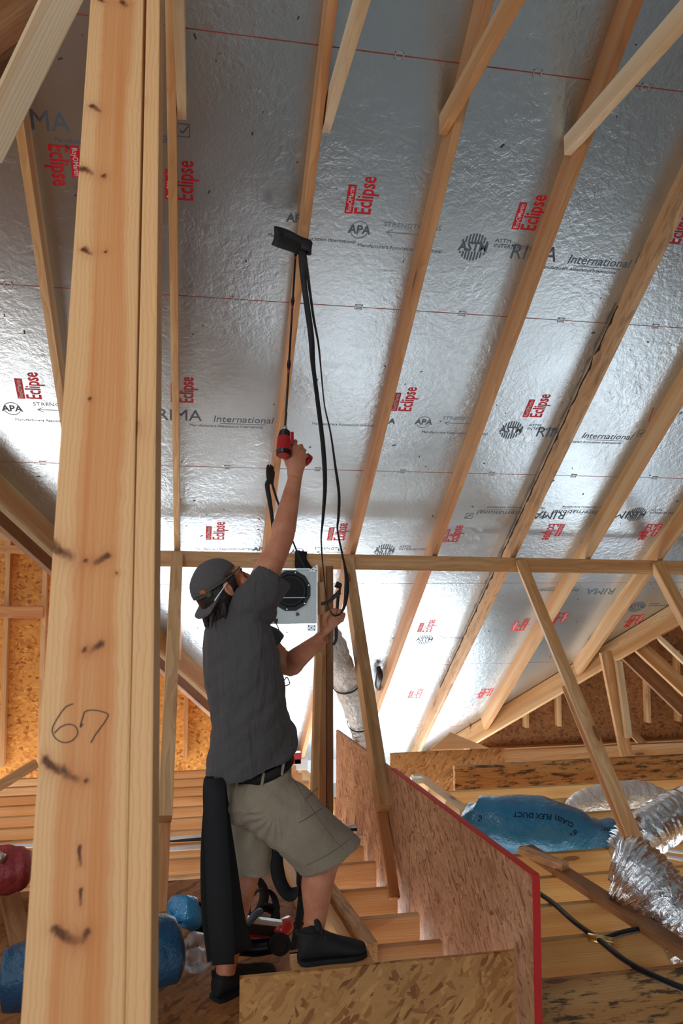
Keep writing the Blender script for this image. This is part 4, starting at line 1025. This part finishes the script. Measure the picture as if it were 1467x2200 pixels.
# shoes
def shoe(name, heel, head_, sole_z, k_=1.0):
    m = Matrix(((head_.x, -head_.y, 0, heel.x), (head_.y, head_.x, 0, heel.y), (0, 0, 1, sole_z), (0, 0, 0, 1))) @ Matrix.Diagonal((k_, 1.0, 1.0, 1))
    bm = bmesh.new()
    secs = [(-0.004, 0.028, 0.046, 0.036), (0.015, 0.036, 0.060, 0.052), (0.05, 0.038, 0.062, 0.058), (0.09, 0.038, 0.056, 0.052), (0.13, 0.041, 0.046, 0.042), (0.18, 0.047, 0.036, 0.032), (0.225, 0.049, 0.029, 0.026), (0.26, 0.042, 0.024, 0.021), (0.285, 0.026, 0.021, 0.017)]
    loft(bm, [(V((x, 0.004*math.sin(x*12), zc)), V((0, w_, 0)), V((0, 0, h_))) for x, w_, zc, h_ in secs], 28)
    for v in bm.verts: v.co.z = max(v.co.z, 0.008)
    loft(bm, [(V((0.045, 0, z)), V((0.045+0.008*q, 0, 0)), V((0, 0.036, 0))) for z, q in ((0.05, 1), (0.09, 0.6), (0.105, 0.4))], 24)   # collar
    limb(bm, [V((0.082, 0, 0.095)), V((0.078, 0, 0.122)), V((0.066, 0, 0.138))], [0.016, 0.014, 0.010], 3, 10)     # tongue
    limb(bm, [V((-0.002, 0, 0.10)), V((-0.016, 0, 0.115)), V((-0.014, 0, 0.088))], [0.006, 0.006, 0.005], 3, 8)     # pull tab
    o = organic(name, bm, 0.0042, 'shoe', man, 2, None, m)
    bm = bmesh.new()
    out = []
    for x, w_, zc, h_ in secs: out.append((x, w_+0.004))
    pts = [V((x, w_, 0.016)) for x, w_ in out]+[V((0.292, 0, 0.016))]+[V((x, -w_, 0.016)) for x, w_ in out[::-1]]+[V((-0.010, 0, 0.016))]
    poly_plate(bm, pts, V((0, 0, 1)), 0.016); link('sole', fin(bm), 'black_matt', o, m)
    for i in range(5):
        x = 0.085+i*0.018; z = 0.108-i*0.014
        tube('lace', [m @ V((x, -0.026, z-0.010)), m @ V((x+0.006, 0, z+0.004)), m @ V((x, 0.026, z-0.010))], 0.0025, 'strap', o, 6, 3)
    return o
shoe('shoe', V((hy(644, 2082, 2.86).x, 2.86, 0)), V((math.cos(0.10), math.sin(0.10), 0)), rz+0.0, 0.86)
hl = hz(437, 2152); shoe('shoe', V((hl.x+0.045, hl.y+0.0, 0)), V((math.cos(0.62), math.sin(0.62), 0)), 0.0)

# ------------------------------------------------------------------ impact driver with its long bit
dA, dB = hy(609, 977, 3.035), hy(612, 924, 3.075)
drv = empty('impact_driver', dA, 'red and black cordless driver held up in the man\'s right hand', 'power tool')
ax = (dB-dA).normalized(); Ld = (dB-dA).length
bm = bmesh.new(); cyl_bm(bm, dA+ax*0.012, dA+ax*Ld*0.66, 0.031, 0.030, 28); link('motor_housing', fin(bm, False), 'red_tool', drv)
bm = bmesh.new(); cyl_bm(bm, dA+ax*Ld*0.66, dA+ax*Ld*0.92, 0.029, 0.022, 28); cyl_bm(bm, dA+ax*Ld*0.92, dA+ax*Ld*1.0, 0.022, 0.014, 28); link('nose', fin(bm), 'black_plastic', drv)
bm = bmesh.new(); cyl_bm(bm, dA-ax*0.002, dA+ax*0.013, 0.029, 0.033, 28); link('rear_cap', fin(bm), 'black_plastic', drv)
cyl('end_cap', dA-ax*0.006, dA-ax*0.001, 0.024, 'red_tool', drv)
gA, gB = hy(618, 958, 3.075), hy(655, 985, 3.11)
tube('grip', [gA, gA.lerp(gB, 0.5), gB], [0.021, 0.017, 0.019], 'black_plastic', drv, 16, 4)
bd = (gB-gA).normalized(); tube('battery', [gB, gB+bd*0.02], 0.026, 'red_tool', drv, 16, 2)
boxo('shoulder_guard', (-0.008, -0.014, 0), (0.008, 0.014, 0.05), 'red_tool', drv, 0.003, Matrix.Translation(hy(626, 955, 3.05)))
cyl('collet', dB, dB+ax*0.016, 0.009, 'bright_metal', drv)
tipp = hd(636, 528, 0.15)
cyl('bit_rod', dB+ax*0.01, tipp, 0.0048, 'black_plastic', drv, seg=12)
for (px, py) in ((618, 800), (626, 662), (635, 545)):
    q0 = dB+ax*0.01; f = (924-py)/(924-528); q = q0.lerp(tipp, f); dd = (tipp-q0).normalized()
    tube('bit_joint', [q-dd*0.03, q, q+dd*0.03], [0.0052, 0.0095, 0.0052], 'black_plastic', drv, 12, 4)
    cyl('red_band', q-dd*0.052, q-dd*0.032, 0.0056, 'red_tool', drv, seg=12)
cyl('bit_tip', tipp-(tipp-dB).normalized()*0.025, tipp, 0.006, 'brass', drv, seg=12)

# straps held up at the rafter and in the left hand
def pyz(l): return [hy(*p) for p in l]
st = empty('webbing_strap', tipp, 'black webbing strap screwed to the rafter, long tails held in the left hand', 'strap')
YB_ = tipp.y-0.01
ribbon('folded_end', pyz([(645, 536, YB_-.03), (625, 527, YB_-.05), (596, 516, YB_-.06), (591, 503, YB_-.02), (606, 503, YB_+.01), (640, 520, YB_-.02), (664, 528, YB_-.03), (668, 537, YB_-.01), (652, 536, YB_+.01)]), [0.062, 0.068, 0.062, 0.05], V((0.08, 0.15, 1)), 'strap', st, 0.004)
ribbon('tail', pyz([(648, 535, YB_-.02), (650, 580, 3.28), (657, 640, 3.24), (668, 720, 3.2), (672, 780, 3.18), (682, 860, 3.15), (694, 960, 3.1), (698, 1040, 3.08), (694, 1110, 3.07), (690, 1160, 3.06), (695, 1230, 3.06), (703, 1295, 3.07), (716, 1322, 3.07), (730, 1321, 3.07)]),
       [0.035, 0.026, 0.026, 0.024, 0.022, 0.020, 0.018, 0.012, 0.010, 0.010, 0.012], [V((1, 0.2, 0)), V((0.9, -0.5, 0)), V((0.8, 0.6, 0)), V((0.9, 0.3, 0)), V((0.5, 0.85, 0)), V((0.3, 1, 0)), V((0.4, 0.8, 0.2))], 'strap', st, 0.003)
ribbon('tail', pyz([(652, 536, YB_), (662, 600, 3.3), (673, 680, 3.27), (684, 740, 3.24), (690, 800, 3.21), (697, 870, 3.19), (710, 930, 3.16), (720, 1000, 3.13), (728, 1060, 3.1), (727, 1110, 3.1), (725, 1140, 3.1), (735, 1190, 3.08), (744, 1240, 3.08), (743, 1285, 3.08), (734, 1315, 3.08), (716, 1324, 3.08)]),
       [0.030, 0.020, 0.018, 0.012, 0.014, 0.012, 0.014, 0.018, 0.012, 0.010, 0.022, 0.018, 0.010], [V((0.7, 0.7, 0)), V((0.6, 0.8, 0)), V((0.4, 0.9, 0)), V((0.7, 0.5, 0)), V((0.5, 0.8, 0)), V((0.9, 0.3, 0)), V((0.3, 0.9, 0))], 'strap', st, 0.003)
s2 = empty('webbing_strap', hd(579, 1006, 0.1), 'short black strap looped over a nail on the rafter above the raised elbow', 'strap')
yq = hd(579, 1006, 0.14).y
ribbon('loop', pyz([(580, 1040, yq), (577, 1018, yq-.02), (579, 1004, yq), (585, 1012, yq+.01), (582, 1040, yq)]), 0.04, V((0.8, 0.6, 0)), 'strap', s2, 0.003)
ribbon('tail', pyz([(581, 1030, yq), (574, 1042, yq-.03), (579, 1075, yq-.06), (584, 1110, yq-.1), (587, 1150, yq-.15), (590, 1230, yq-.2)]), [0.03, 0.03, 0.02, 0.014], V((1, 0.2, 0)), 'strap', s2, 0.003)
ribbon('tail', pyz([(582, 1030, yq), (592, 1065, yq-.03), (603, 1095, yq-.08), (622, 1145, yq-.15), (640, 1190, yq-.2), (655, 1220, yq-.3)]), [0.02, 0.014, 0.010], V((0.8, 0.6, 0)), 'strap', s2, 0.003)
pq = PUR.matrix_world if False else None
yp = pur_at(hy(646, 1200, 5.3).x).y-0.03
ribbon('hanging_flap', pyz([(647, 1184, yp), (646, 1200, yp-.004), (648, 1212, yp-.01), (655, 1228, yp-.03)]), [0.085, 0.08, 0.10, 0.12], V((1, 0, 0)), 'strap_dull'); tag(bpy.data.objects['hanging_flap'], 'black flap hanging over the purlin above the fan', 'flap')
hk = ribbon('hook_strap', pyz([(721, 1255, 4.2), (731, 1260, 4.15), (729, 1272, 4.12), (718, 1282, 4.12), (708, 1292, 4.12), (690, 1298, 4.14)]), [0.035, 0.03, 0.02, 0.018], V((0.3, 0.3, 1)), 'strap'); tag(hk, 'small hooked black strap beside the stud post, above the left hand', 'strap')
h2 = ribbon('hook_strap', pyz([(729, 1268, 4.13), (726, 1285, 4.13), (724, 1310, 4.13), (722, 1340, 4.15), (722, 1372, 4.18), (716, 1386, 4.2)]), 0.018, V((1, 0.3, 0)), 'strap'); tag(h2, 'thin black tail hanging straight behind the left hand', 'strap')

# straps hanging from the man's belt
bs = empty('belt_straps', hy(462, 1665, 2.95), 'bundle of wide black straps hanging from the man\'s belt to his shoe', 'strap')
ribbon('strap_tail', pyz([(461, 1672, 2.95), (460, 1705, 2.91), (463, 1780, 2.89), (468, 1870, 2.88), (472, 1960, 2.87), (477, 2030, 2.87), (480, 2072, 2.88)]), [0.080, 0.082, 0.085, 0.090, 0.088, 0.078], V((1, -0.15, 0)), 'strap_dull', bs, 0.006)
ribbon('strap_tail', pyz([(450, 1668, 2.98), (446, 1720, 2.96), (444, 1800, 2.95), (446, 1900, 2.94), (452, 1980, 2.94), (462, 2060, 2.95)]), [0.034, 0.03, 0.05, 0.06, 0.06], V((1, 0.4, 0)), 'strap_dull', bs, 0.005)
ribbon('strap_tail', pyz([(470, 1670, 2.99), (478, 1760, 2.97), (488, 1850, 2.96), (498, 1940, 2.96), (507, 2000, 2.96), (516, 2046, 2.97)]), [0.05, 0.060, 0.075, 0.085, 0.10], V((1, 0.3, 0)), 'strap_dull', bs, 0.005)
ribbon('strap_loop', pyz([(600, 1800, 3.1), (594, 1850, 3.08), (602, 1895, 3.06), (622, 1922, 3.05), (642, 1905, 3.05), (648, 1875, 3.06), (648, 1845, 3.08)]), [0.05, 0.055, 0.050, 0.045, 0.04], [V((1, 0.3, 0.2)), V((1, 0.4, 0.5)), V((0.3, 0.6, 1)), V((0.7, 0.5, 0.3)), V((1, 0.2, 0))], 'strap_dull', bs, 0.004)
ribbon('strap_tail', pyz([(646, 1850, 3.06), (649, 1900, 3.05), (646, 1950, 3.05), (638, 2000, 3.06), (630, 2040, 3.07)]), [0.022, 0.032, 0.034, 0.032], V((1, 0.4, 0)), 'strap_dull', bs, 0.004)

# ------------------------------------------------------------------ exhaust fan
YF = 4.14
fan = empty('exhaust_fan', hy(630, 1340, YF), 'galvanized box fan with a round black inlet mounted on the stud post', 'fan')
p0, p1 = hy(572, 1341, YF), hy(681, 1224, YF)
boxo('housing', (p0.x, YF, p0.z), (p1.x, YF+0.16, p1.z), 'steel', fan, 0.003)
boxo('flange', (p1.x-0.055, YF-0.004, p0.z+0.02), (p1.x-0.018, YF, p1.z-0.03), 'steel', fan, 0.001)
fc = hy(624, 1269, YF); R_ = 0.112
def prism(nm, c, r0, r1, ya, yb, seg, mat, hole=None, rot=0.0):
    bm = bmesh.new(); out = []
    for (r, y) in ((r0, ya), (r1, yb)): out.append([bm.verts.new((c.x+r*math.cos(2*PI*j/seg+rot), y, c.z+r*math.sin(2*PI*j/seg+rot))) for j in range(seg)])
    for j in range(seg): bm.faces.new((out[0][j], out[0][(j+1) % seg], out[1][(j+1) % seg], out[1][j]))
    if hole:
        h = [[bm.verts.new((c.x+hole*math.cos(2*PI*j/seg+rot), y, c.z+hole*math.sin(2*PI*j/seg+rot))) for j in range(seg)] for y in (ya, yb)]
        for j in range(seg):
            j2 = (j+1) % seg; bm.faces.new((h[0][j], h[1][j], h[1][j2], h[0][j2])); bm.faces.new((out[0][j], h[0][j], h[0][j2], out[0][j2])); bm.faces.new((out[1][j], out[1][j2], h[1][j2], h[1][j]))
    else: bm.faces.new(out[0][::-1]); bm.faces.new(out[1])
    for v in bm.verts: v.co -= c
    return link(nm, fin(bm), mat, fan, Matrix.Translation(c))
prism('inlet_ring', fc, R_, R_*0.97, YF-0.001, YF-0.022, 12, 'black_plastic', R_*0.80, PI/12)
prism('inlet_disc', fc, R_*0.82, R_*0.82, YF-0.001, YF-0.006, 32, 'black_matt')
prism('inner_ring', fc, R_*0.70, R_*0.70, YF-0.006, YF-0.010, 32, 'black_plastic', R_*0.64)
boxo('bar', (fc.x-R_*0.72, YF-0.016, fc.z-0.040), (fc.x+R_*0.70, YF-0.011, fc.z-0.034), 'steel', fan, 0.001)
for j in range(6):
    a = j*PI/3+0.3; cyl('screw', V((fc.x+R_*0.89*math.cos(a), YF-0.026, fc.z+R_*0.89*math.sin(a))), V((fc.x+R_*0.89*math.cos(a), YF-0.021, fc.z+R_*0.89*math.sin(a))), 0.004, 'bright_metal', fan, seg=8)
def facebox(nm, a, b, mat, e=0.002, par=None):
    q0, q1 = hy(a[0], b[1], YF), hy(b[0], a[1], YF); return boxo(nm, (q0.x, YF-e, q0.z), (q1.x, YF, q1.z), mat, par or fan)
lbp = facebox('rating_label', (634, 1313), (644, 1326), 'white_pvc'); cyl('round_mark', hy(639, 1319.5, YF-0.0035), hy(639, 1319.5, YF-0.0022), 0.010, 'grey_ink', lbp, seg=20)
facebox('long_label', (664, 1230), (675, 1328), 'steel', 0.006)
facebox('cover_plate', (584, 1308), (595, 1319), 'steel', 0.004); facebox('slot', (580, 1309), (581.6, 1317), 'black_matt')
cyl('cable_gland', hy(586, 1327, YF-0.01), hy(586, 1327, YF), 0.008, 'black_plastic', fan, seg=12); facebox('plug', (588.5, 1329), (596, 1338), 'black_plastic', 0.014)
tube('cord', pyz([(592, 1337, YF-.01), (598, 1350, YF-.02), (602, 1370, YF), (600, 1395, YF), (604, 1420, YF), (612, 1392, YF), (611, 1400, YF), (604, 1432, YF), (608, 1462, YF), (616, 1455, YF), (622, 1468, YF), (613, 1473, YF), (606, 1468, YF)]), 0.0032, 'black_plastic', fan, 8, 6)
# perforated brackets
def bracket(nm, pix, Y, holes):
    bm = bmesh.new(); poly_plate(bm, [hy(*p, Y)-hy(*pix[0], Y) for p in pix], V((0, -1, 0)), 0.003); o = link(nm, fin(bm), 'bright_metal', fan, Matrix.Translation(hy(*pix[0], Y)))
    for h in holes: cyl('bracket_hole', hy(*h, Y-0.001), hy(*h, Y+0.001), 0.0035, 'black_matt', o, seg=8)
bracket('bracket', [(661, 1228), (682, 1212), (683, 1229)], YF-0.006, [(672, 1224), (677, 1219), (679, 1226)])
bracket('bracket', [(660, 1342), (679, 1342), (679, 1356), (660, 1356)], YF+0.01, [(663, 1345), (669, 1349), (676, 1345), (664, 1353), (675, 1353)])
boxo('top_strip', (hy(636, 1224, YF).x, YF-0.01, hy(636, 1224, YF).z), (hy(666, 1224, YF).x, YF+0.02, hy(636, 1221, YF).z), 'bright_metal', fan)

# ------------------------------------------------------------------ ducts
ins = empty('insulated_duct', hy(790, 1620, 5.3), 'pale foil insulated duct curving down behind the strut beside the man', 'duct')
tube('sleeve', pyz([(700, 1360, 4.75), (722, 1410, 4.8), (745, 1465, 4.95), (768, 1525, 5.1), (782, 1575, 5.25), (800, 1640, 5.4)]), [0.082, 0.090, 0.084, 0.092, 0.090, 0.080, 0.086, 0.08], 'duct_pale', ins, 44, 16, (0.13, 26, 0.5))
for a, b in (((745, 1465, 4.95), 0.098), ((775, 1548, 5.17), 0.094)):
    q = hy(*a); t = (hy(782, 1575, 5.25)-hy(722, 1410, 4.8)).normalized()
    bm = bmesh.new(); cyl_bm(bm, -t*0.006, t*0.006, b, b, 32, False); o = link('clamp_band', fin(bm, True), 'strap', ins, Matrix.Translation(q)); so = o.modifiers.new('s', 'SOLIDIFY'); so.thickness = 0.004
def wrapped(name, pts, rad, mat, label, cat, rough, seg=40, n=16):
    o = tube(name, pts, rad, mat, None, seg, n, rough); tag(o, label, cat); return o
blue = wrapped('flexible_duct', pyz([(998, 1745, 4.72), (1020, 1760, 4.68), (1080, 1768, 4.62), (1150, 1772, 4.6), (1215, 1790, 4.6), (1265, 1815, 4.62), (1318, 1812, 4.66), (1330, 1812, 4.66)]), [0.07, 0.145, 0.160, 0.168, 0.168, 0.165, 0.160, 0.145, 0.10], 'blue_wrap', 'blue plastic wrapped flexible duct lying on the joists, printed FLEX DUCT', 'duct', (0.07, 8, 0.10))
D1 = wrapped('flexible_duct', pyz([(1318, 1850, 3.62), (1345, 1862, 3.58), (1390, 1905, 3.5), (1440, 1965, 3.42), (1500, 2030, 3.36), (1580, 2090, 3.3)]), [0.09, 0.160, 0.168, 0.165, 0.165, 0.165], 'duct', 'nearest crumpled silver duct at the lower right edge', 'duct', (0.10, 16, 0.45), 56, 26)
D2 = wrapped('flexible_duct', pyz([(1318, 1838, 4.25), (1345, 1822, 4.25), (1395, 1785, 4.25), (1450, 1752, 4.3), (1520, 1722, 4.4), (1600, 1700, 4.5)]), [0.08, 0.125, 0.135, 0.135, 0.13, 0.13], 'duct', 'silver duct rising to the right edge beside the blue wrapped duct', 'duct', (0.10, 16, 0.45), 48, 24)
D3 = wrapped('flexible_duct', pyz([(1212, 1752, 5.2), (1250, 1732, 5.25), (1310, 1718, 5.3), (1370, 1716, 5.3), (1420, 1732, 5.25), (1460, 1760, 5.2)]), [0.05, 0.10, 0.12, 0.13, 0.12, 0.10], 'duct_pale', 'pale silver duct behind the blue wrapped duct and the long strut', 'duct', (0.10, 14, 0.45), 40, 20)
# printing on the blue wrap: reads upside down
bvb = BVHTree.FromPolygons([blue.matrix_world @ v.co if False else WM(blue) @ v.co for v in blue.data.vertices], [p.vertices[:] for p in blue.data.polygons])
def print_on(body, px, py, size, ang, par, bv, sx_=1.0, mat='grey_ink', parts=None):
    me = text_mesh(body, size, sx_, size*0.02, 0.0)
    for v in me.vertices:
        x, y = v.co.x, v.co.y; ca, sa = math.cos(ang), math.sin(ang)
        u, w_ = x*ca-y*sa, x*sa+y*ca; v.co = on(bv, px+u, py-w_, 0.002)
    return link('printed_text', me, mat, par, Matrix.Identity(4))
M['navy_ink'] = plain('navy_ink', srgb(14, 34, 52), 0.5)
print_on('1 FLEX DUCT', 1150, 1752, 16, PI-0.08, blue, bvb, 1.0, 'navy_ink')
print_on('CLASS', 1215, 1765, 14, PI-0.45, blue, bvb, 1.0, 'navy_ink')
print_on('6"', 1232, 1788, 18, PI-0.2, blue, bvb, 1.0, 'navy_ink')
print_on('6"', 1030, 1757, 15, PI+0.5, blue, bvb, 1.0, 'navy_ink')
print_on('INT', 1300, 1780, 12, PI-0.1, blue, bvb, 1.0, 'navy_ink')
bvd = BVHTree.FromPolygons([WM(D1) @ v.co for v in D1.data.vertices], [p.vertices[:] for p in D1.data.polygons])
print_on('UL', 1425, 1923, 13, 0.1, D1, bvd, 1.0, 'grey_ink')

# pipes
pp = tube('pex_pipe', [hz(*p, 0.02) for p in ((1150, 1914), (1190, 1942), (1235, 1982), (1285, 2018), (1340, 2062), (1400, 2095), (1480, 2128), (1600, 2170))], 0.0125, 'black_plastic', None, 12, 8); tag(pp, 'black pipe snaking across the joists at lower right', 'pipe')
te = hz(1288, 2018, 0.02)
cyl('tee_fitting', te+V((-0.04, 0.03, 0.0)), te+V((0.05, -0.035, 0.0)), 0.017, 'brass', pp)
pb = tube('pex_pipe', [te+V((0.02, 0.0, 0)), hz(1340, 2003, 0.02), hz(1395, 1992, 0.02), hz(1440, 1980, 0.01)], 0.0125, 'black_plastic', None, 12, 6); tag(pb, 'short black branch pipe running under the silver duct', 'pipe')
for (a, b, z, r, mat, lab) in (((-30, 1786), (800, 1762), 0.03, 0.013, 'white_pvc', 'upper white pipe crossing the joists behind the man'), ((300, 1809), (800, 1773), 0.02, 0.010, 'black_plastic', 'black pipe just under the upper white pipe'), ((-30, 1800), (795, 1785), 0.02, 0.012, 'white_pvc', 'lower white pipe crossing the joists behind the man')):
    A = hz(320, 1800 if mat != 'white_pvc' else 1802, z) if False else hz(a[0], a[1], z); 
    yl = hz(380, {'upper': 1801, 'black': 1809, 'lower': 1824}[lab.split()[0]], z).y
    x0_, x1_p = hy(a[0], 1800, yl).x, hy(b[0], 1790, yl).x
    t_ = tube('water_pipe', [V((x0_, yl+0.05, z)), V(((x0_+x1_p)/2, yl, z)), V((x1_p, yl+0.02, z))], r, mat, None, 12, 8); tag(t_, lab, 'pipe')
for i, (a, b, lab) in enumerate((((1405, 1822), (1500, 1836), 'upper white pipe at the right edge behind the silver ducts'), ((1420, 1838), (1500, 1852), 'lower white pipe at the right edge behind the silver ducts'))):
    t_ = tube('water_pipe', [hz(*a, 0.02), hz(*b, 0.02)], 0.011, 'white_pvc', None, 12, 2); tag(t_, lab, 'pipe')

# ------------------------------------------------------------------ things on the subfloor
bw = tube('flexible_duct', pyz([(10, 2105, 3.05), (120, 2085, 3.06), (250, 2062, 3.08), (330, 2045, 3.1), (372, 2038, 3.12), (388, 2034, 3.13)]), [0.10, 0.125, 0.13, 0.13, 0.115, 0.05], 'blue_dull', None, 36, 10, (0.08, 9, 0.1)); tag(bw, 'blue wrapped duct lying on the subfloor behind the foreground post', 'duct')
bt = tube('plastic_bag', pyz([(368, 1975, 3.5), (382, 1950, 3.5), (396, 1955, 3.48), (408, 1975, 3.46), (402, 1995, 3.45)]), [0.02, 0.05, 0.065, 0.055, 0.03], 'blue_wrap', None, 20, 6, (0.35, 20, 0.3)); tag(bt, 'crumpled bright blue plastic bag behind the wrapped duct', 'bag')
rb = tube('flexible_duct', pyz([(-80, 1870, 4.0), (-20, 1868, 4.0), (30, 1868, 4.0), (60, 1866, 4.0), (72, 1866, 4.0)]), [0.10, 0.115, 0.105, 0.085, 0.03], 'red_wrap', None, 28, 8, (0.15, 10, 0.2)); tag(rb, 'red wrapped bundle at the left edge of the frame', 'duct')
tube('silver_tip', pyz([(-12, 1838, 3.93), (8, 1845, 3.9)]), [0.03, 0.02], 'duct', rb, 14, 3)
timber('plank', hz(18, 1912, 0.05), hz(62, 2090, 0.03), 0.09, 0.038, V((0, 0, 1)), 'pine_dark', 'dark plank lying on the subfloor at the left edge', 'board')
# clear clamshell / bottle
cb = tube('plastic_bottle', pyz([(398, 2072, 3.2), (412, 2066, 3.2), (436, 2060, 3.2), (452, 2050, 3.2)]), [0.03, 0.045, 0.045, 0.02], 'clear_plastic', None, 18, 6, (0.12, 20, 0.4)); tag(cb, 'clear plastic package beside the man\'s rear shoe', 'packaging')
c2_ = tube('plastic_bottle', pyz([(400, 2040, 3.3), (420, 2030, 3.3), (448, 2028, 3.3)]), [0.03, 0.05, 0.03], 'clear_plastic', None, 18, 6, (0.2, 24, 0.4)); tag(c2_, 'second clear package just behind the first', 'packaging')
def coil(name, c, r, wd, turns, mat, label, tilt=(0, 0, 1), th=0.004):
    ax_ = V(tilt).normalized(); a = ax_.orthogonal().normalized(); b = ax_.cross(a); N = int(turns*16)
    pts = [V(c)+(a*math.cos(i*PI/8)+b*math.sin(i*PI/8))*(r+0.004*i/16) for i in range(N+1)]
    o = ribbon(name, pts, wd, ax_, mat, None, th, 2); tag(o, label, 'strap'); return o
coil('strap_roll', hz(423, 1968, 0.05), 0.045, 0.05, 3, 'strap_dull', 'black strap roll left of the hanging belt straps', (0.5, -0.7, 0.35))
coil('strap_roll', hz(432, 2008, 0.03), 0.04, 0.05, 2, 'strap_dull', 'dark ring of strap on the floor with a yellow scrap inside', (0.1, -0.2, 1))
ys = boxo('yellow_scrap', (-0.02, -0.015, 0), (0.02, 0.015, 0.004), 'orange_tab', None, 0, Matrix.Translation(hz(428, 2010, 0.03))); tag(ys, 'yellow scrap inside the dark ring of strap', 'scrap')
coil('strap_roll', hz(530, 1928, 0.10), 0.085, 0.07, 4, 'strap_dull', 'large black strap roll on the floor between the man\'s legs', (0.35, -0.85, 0.2))
coil('strap_roll', hz(563, 1950, 0.10), 0.075, 0.05, 1.4, 'strap_dull', 'open black strap loop beside the large roll', (0.45, -0.8, 0.3))
coil('strap_roll', hz(572, 1972, 0.04), 0.045, 0.06, 3, 'black_plastic', 'small black strap roll on top of the nailer', (0.2, -0.6, 0.7))
# saw / nailer
tl = empty('nail_gun', hz(570, 2000, 0), 'red and black tool with steel rail lying between the man\'s feet', 'power tool')
P_ = lambda px, py, Y: hy(px, py, Y)
yt = 3.32
cyl('motor', P_(585, 2018, yt), P_(617, 1988, yt+0.10), 0.036, 'red_tool', tl)
cyl('front_ring', P_(602, 2030, yt-0.06), P_(600, 2022, yt-0.02), 0.044, 'black_matt', tl)
cyl('ring_face', P_(602, 2031, yt-0.066), P_(602, 2030, yt-0.06), 0.028, 'black_plastic', tl)
tube('top_housing', pyz([(600, 2008, yt-.04), (610, 1992, yt), (620, 1978, yt+.06)]), [0.030, 0.036, 0.022], 'red_tool', tl, 18, 5)
timber('rail', P_(525, 1974, yt-.02), P_(606, 1984, yt-.02), 0.03, 0.02, V((0, 0, 1)), 'steel', None, parent=tl)
timber('magazine', P_(520, 1986, yt), P_(600, 1996, yt), 0.06, 0.04, V((0, 0, 1)), 'black_plastic', None, parent=tl)
tube('handle', pyz([(528, 2010, yt+.04), (560, 2014, yt+.03), (596, 2012, yt+.02)]), [0.03, 0.034, 0.03], 'red_tool', tl, 16, 4)
tube('lower_body', pyz([(515, 2036, yt), (550, 2036, yt), (585, 2032, yt-.02)]), [0.03, 0.034, 0.03], 'black_plastic', tl, 16, 4)
tube('grip', pyz([(532, 1985, yt-.03), (548, 1966, yt-.03), (560, 1958, yt)]), [0.014, 0.016, 0.014], 'grey_ink', tl, 12, 4)
# little dark lump on the rafter right of the strut
lump = tube('cable_staple', [hd(812, 1432, 0.03), hd(815, 1450, 0.08), hd(811, 1470, 0.10), hd(813, 1480, 0.06)], [0.02, 0.035, 0.03, 0.02], 'black_plastic', None, 12, 4); tag(lump, 'small black fitting on the side of the rafter beside the strut', 'fitting')
# red and white debris behind the man's hip
for px, py, mt, lab in ((632, 1628, 'red_tool', 'small red box on a joist behind the man\'s hip'), (645, 1640, 'white_pvc', 'small white box behind the man\'s hip')):
    c_ = hy(px, py, 6.9); b_ = boxo('small_box', (-0.06, -0.04, -0.05), (0.06, 0.04, 0.05), mt, None, 0.005, Matrix.Translation(c_)); tag(b_, lab, 'box')
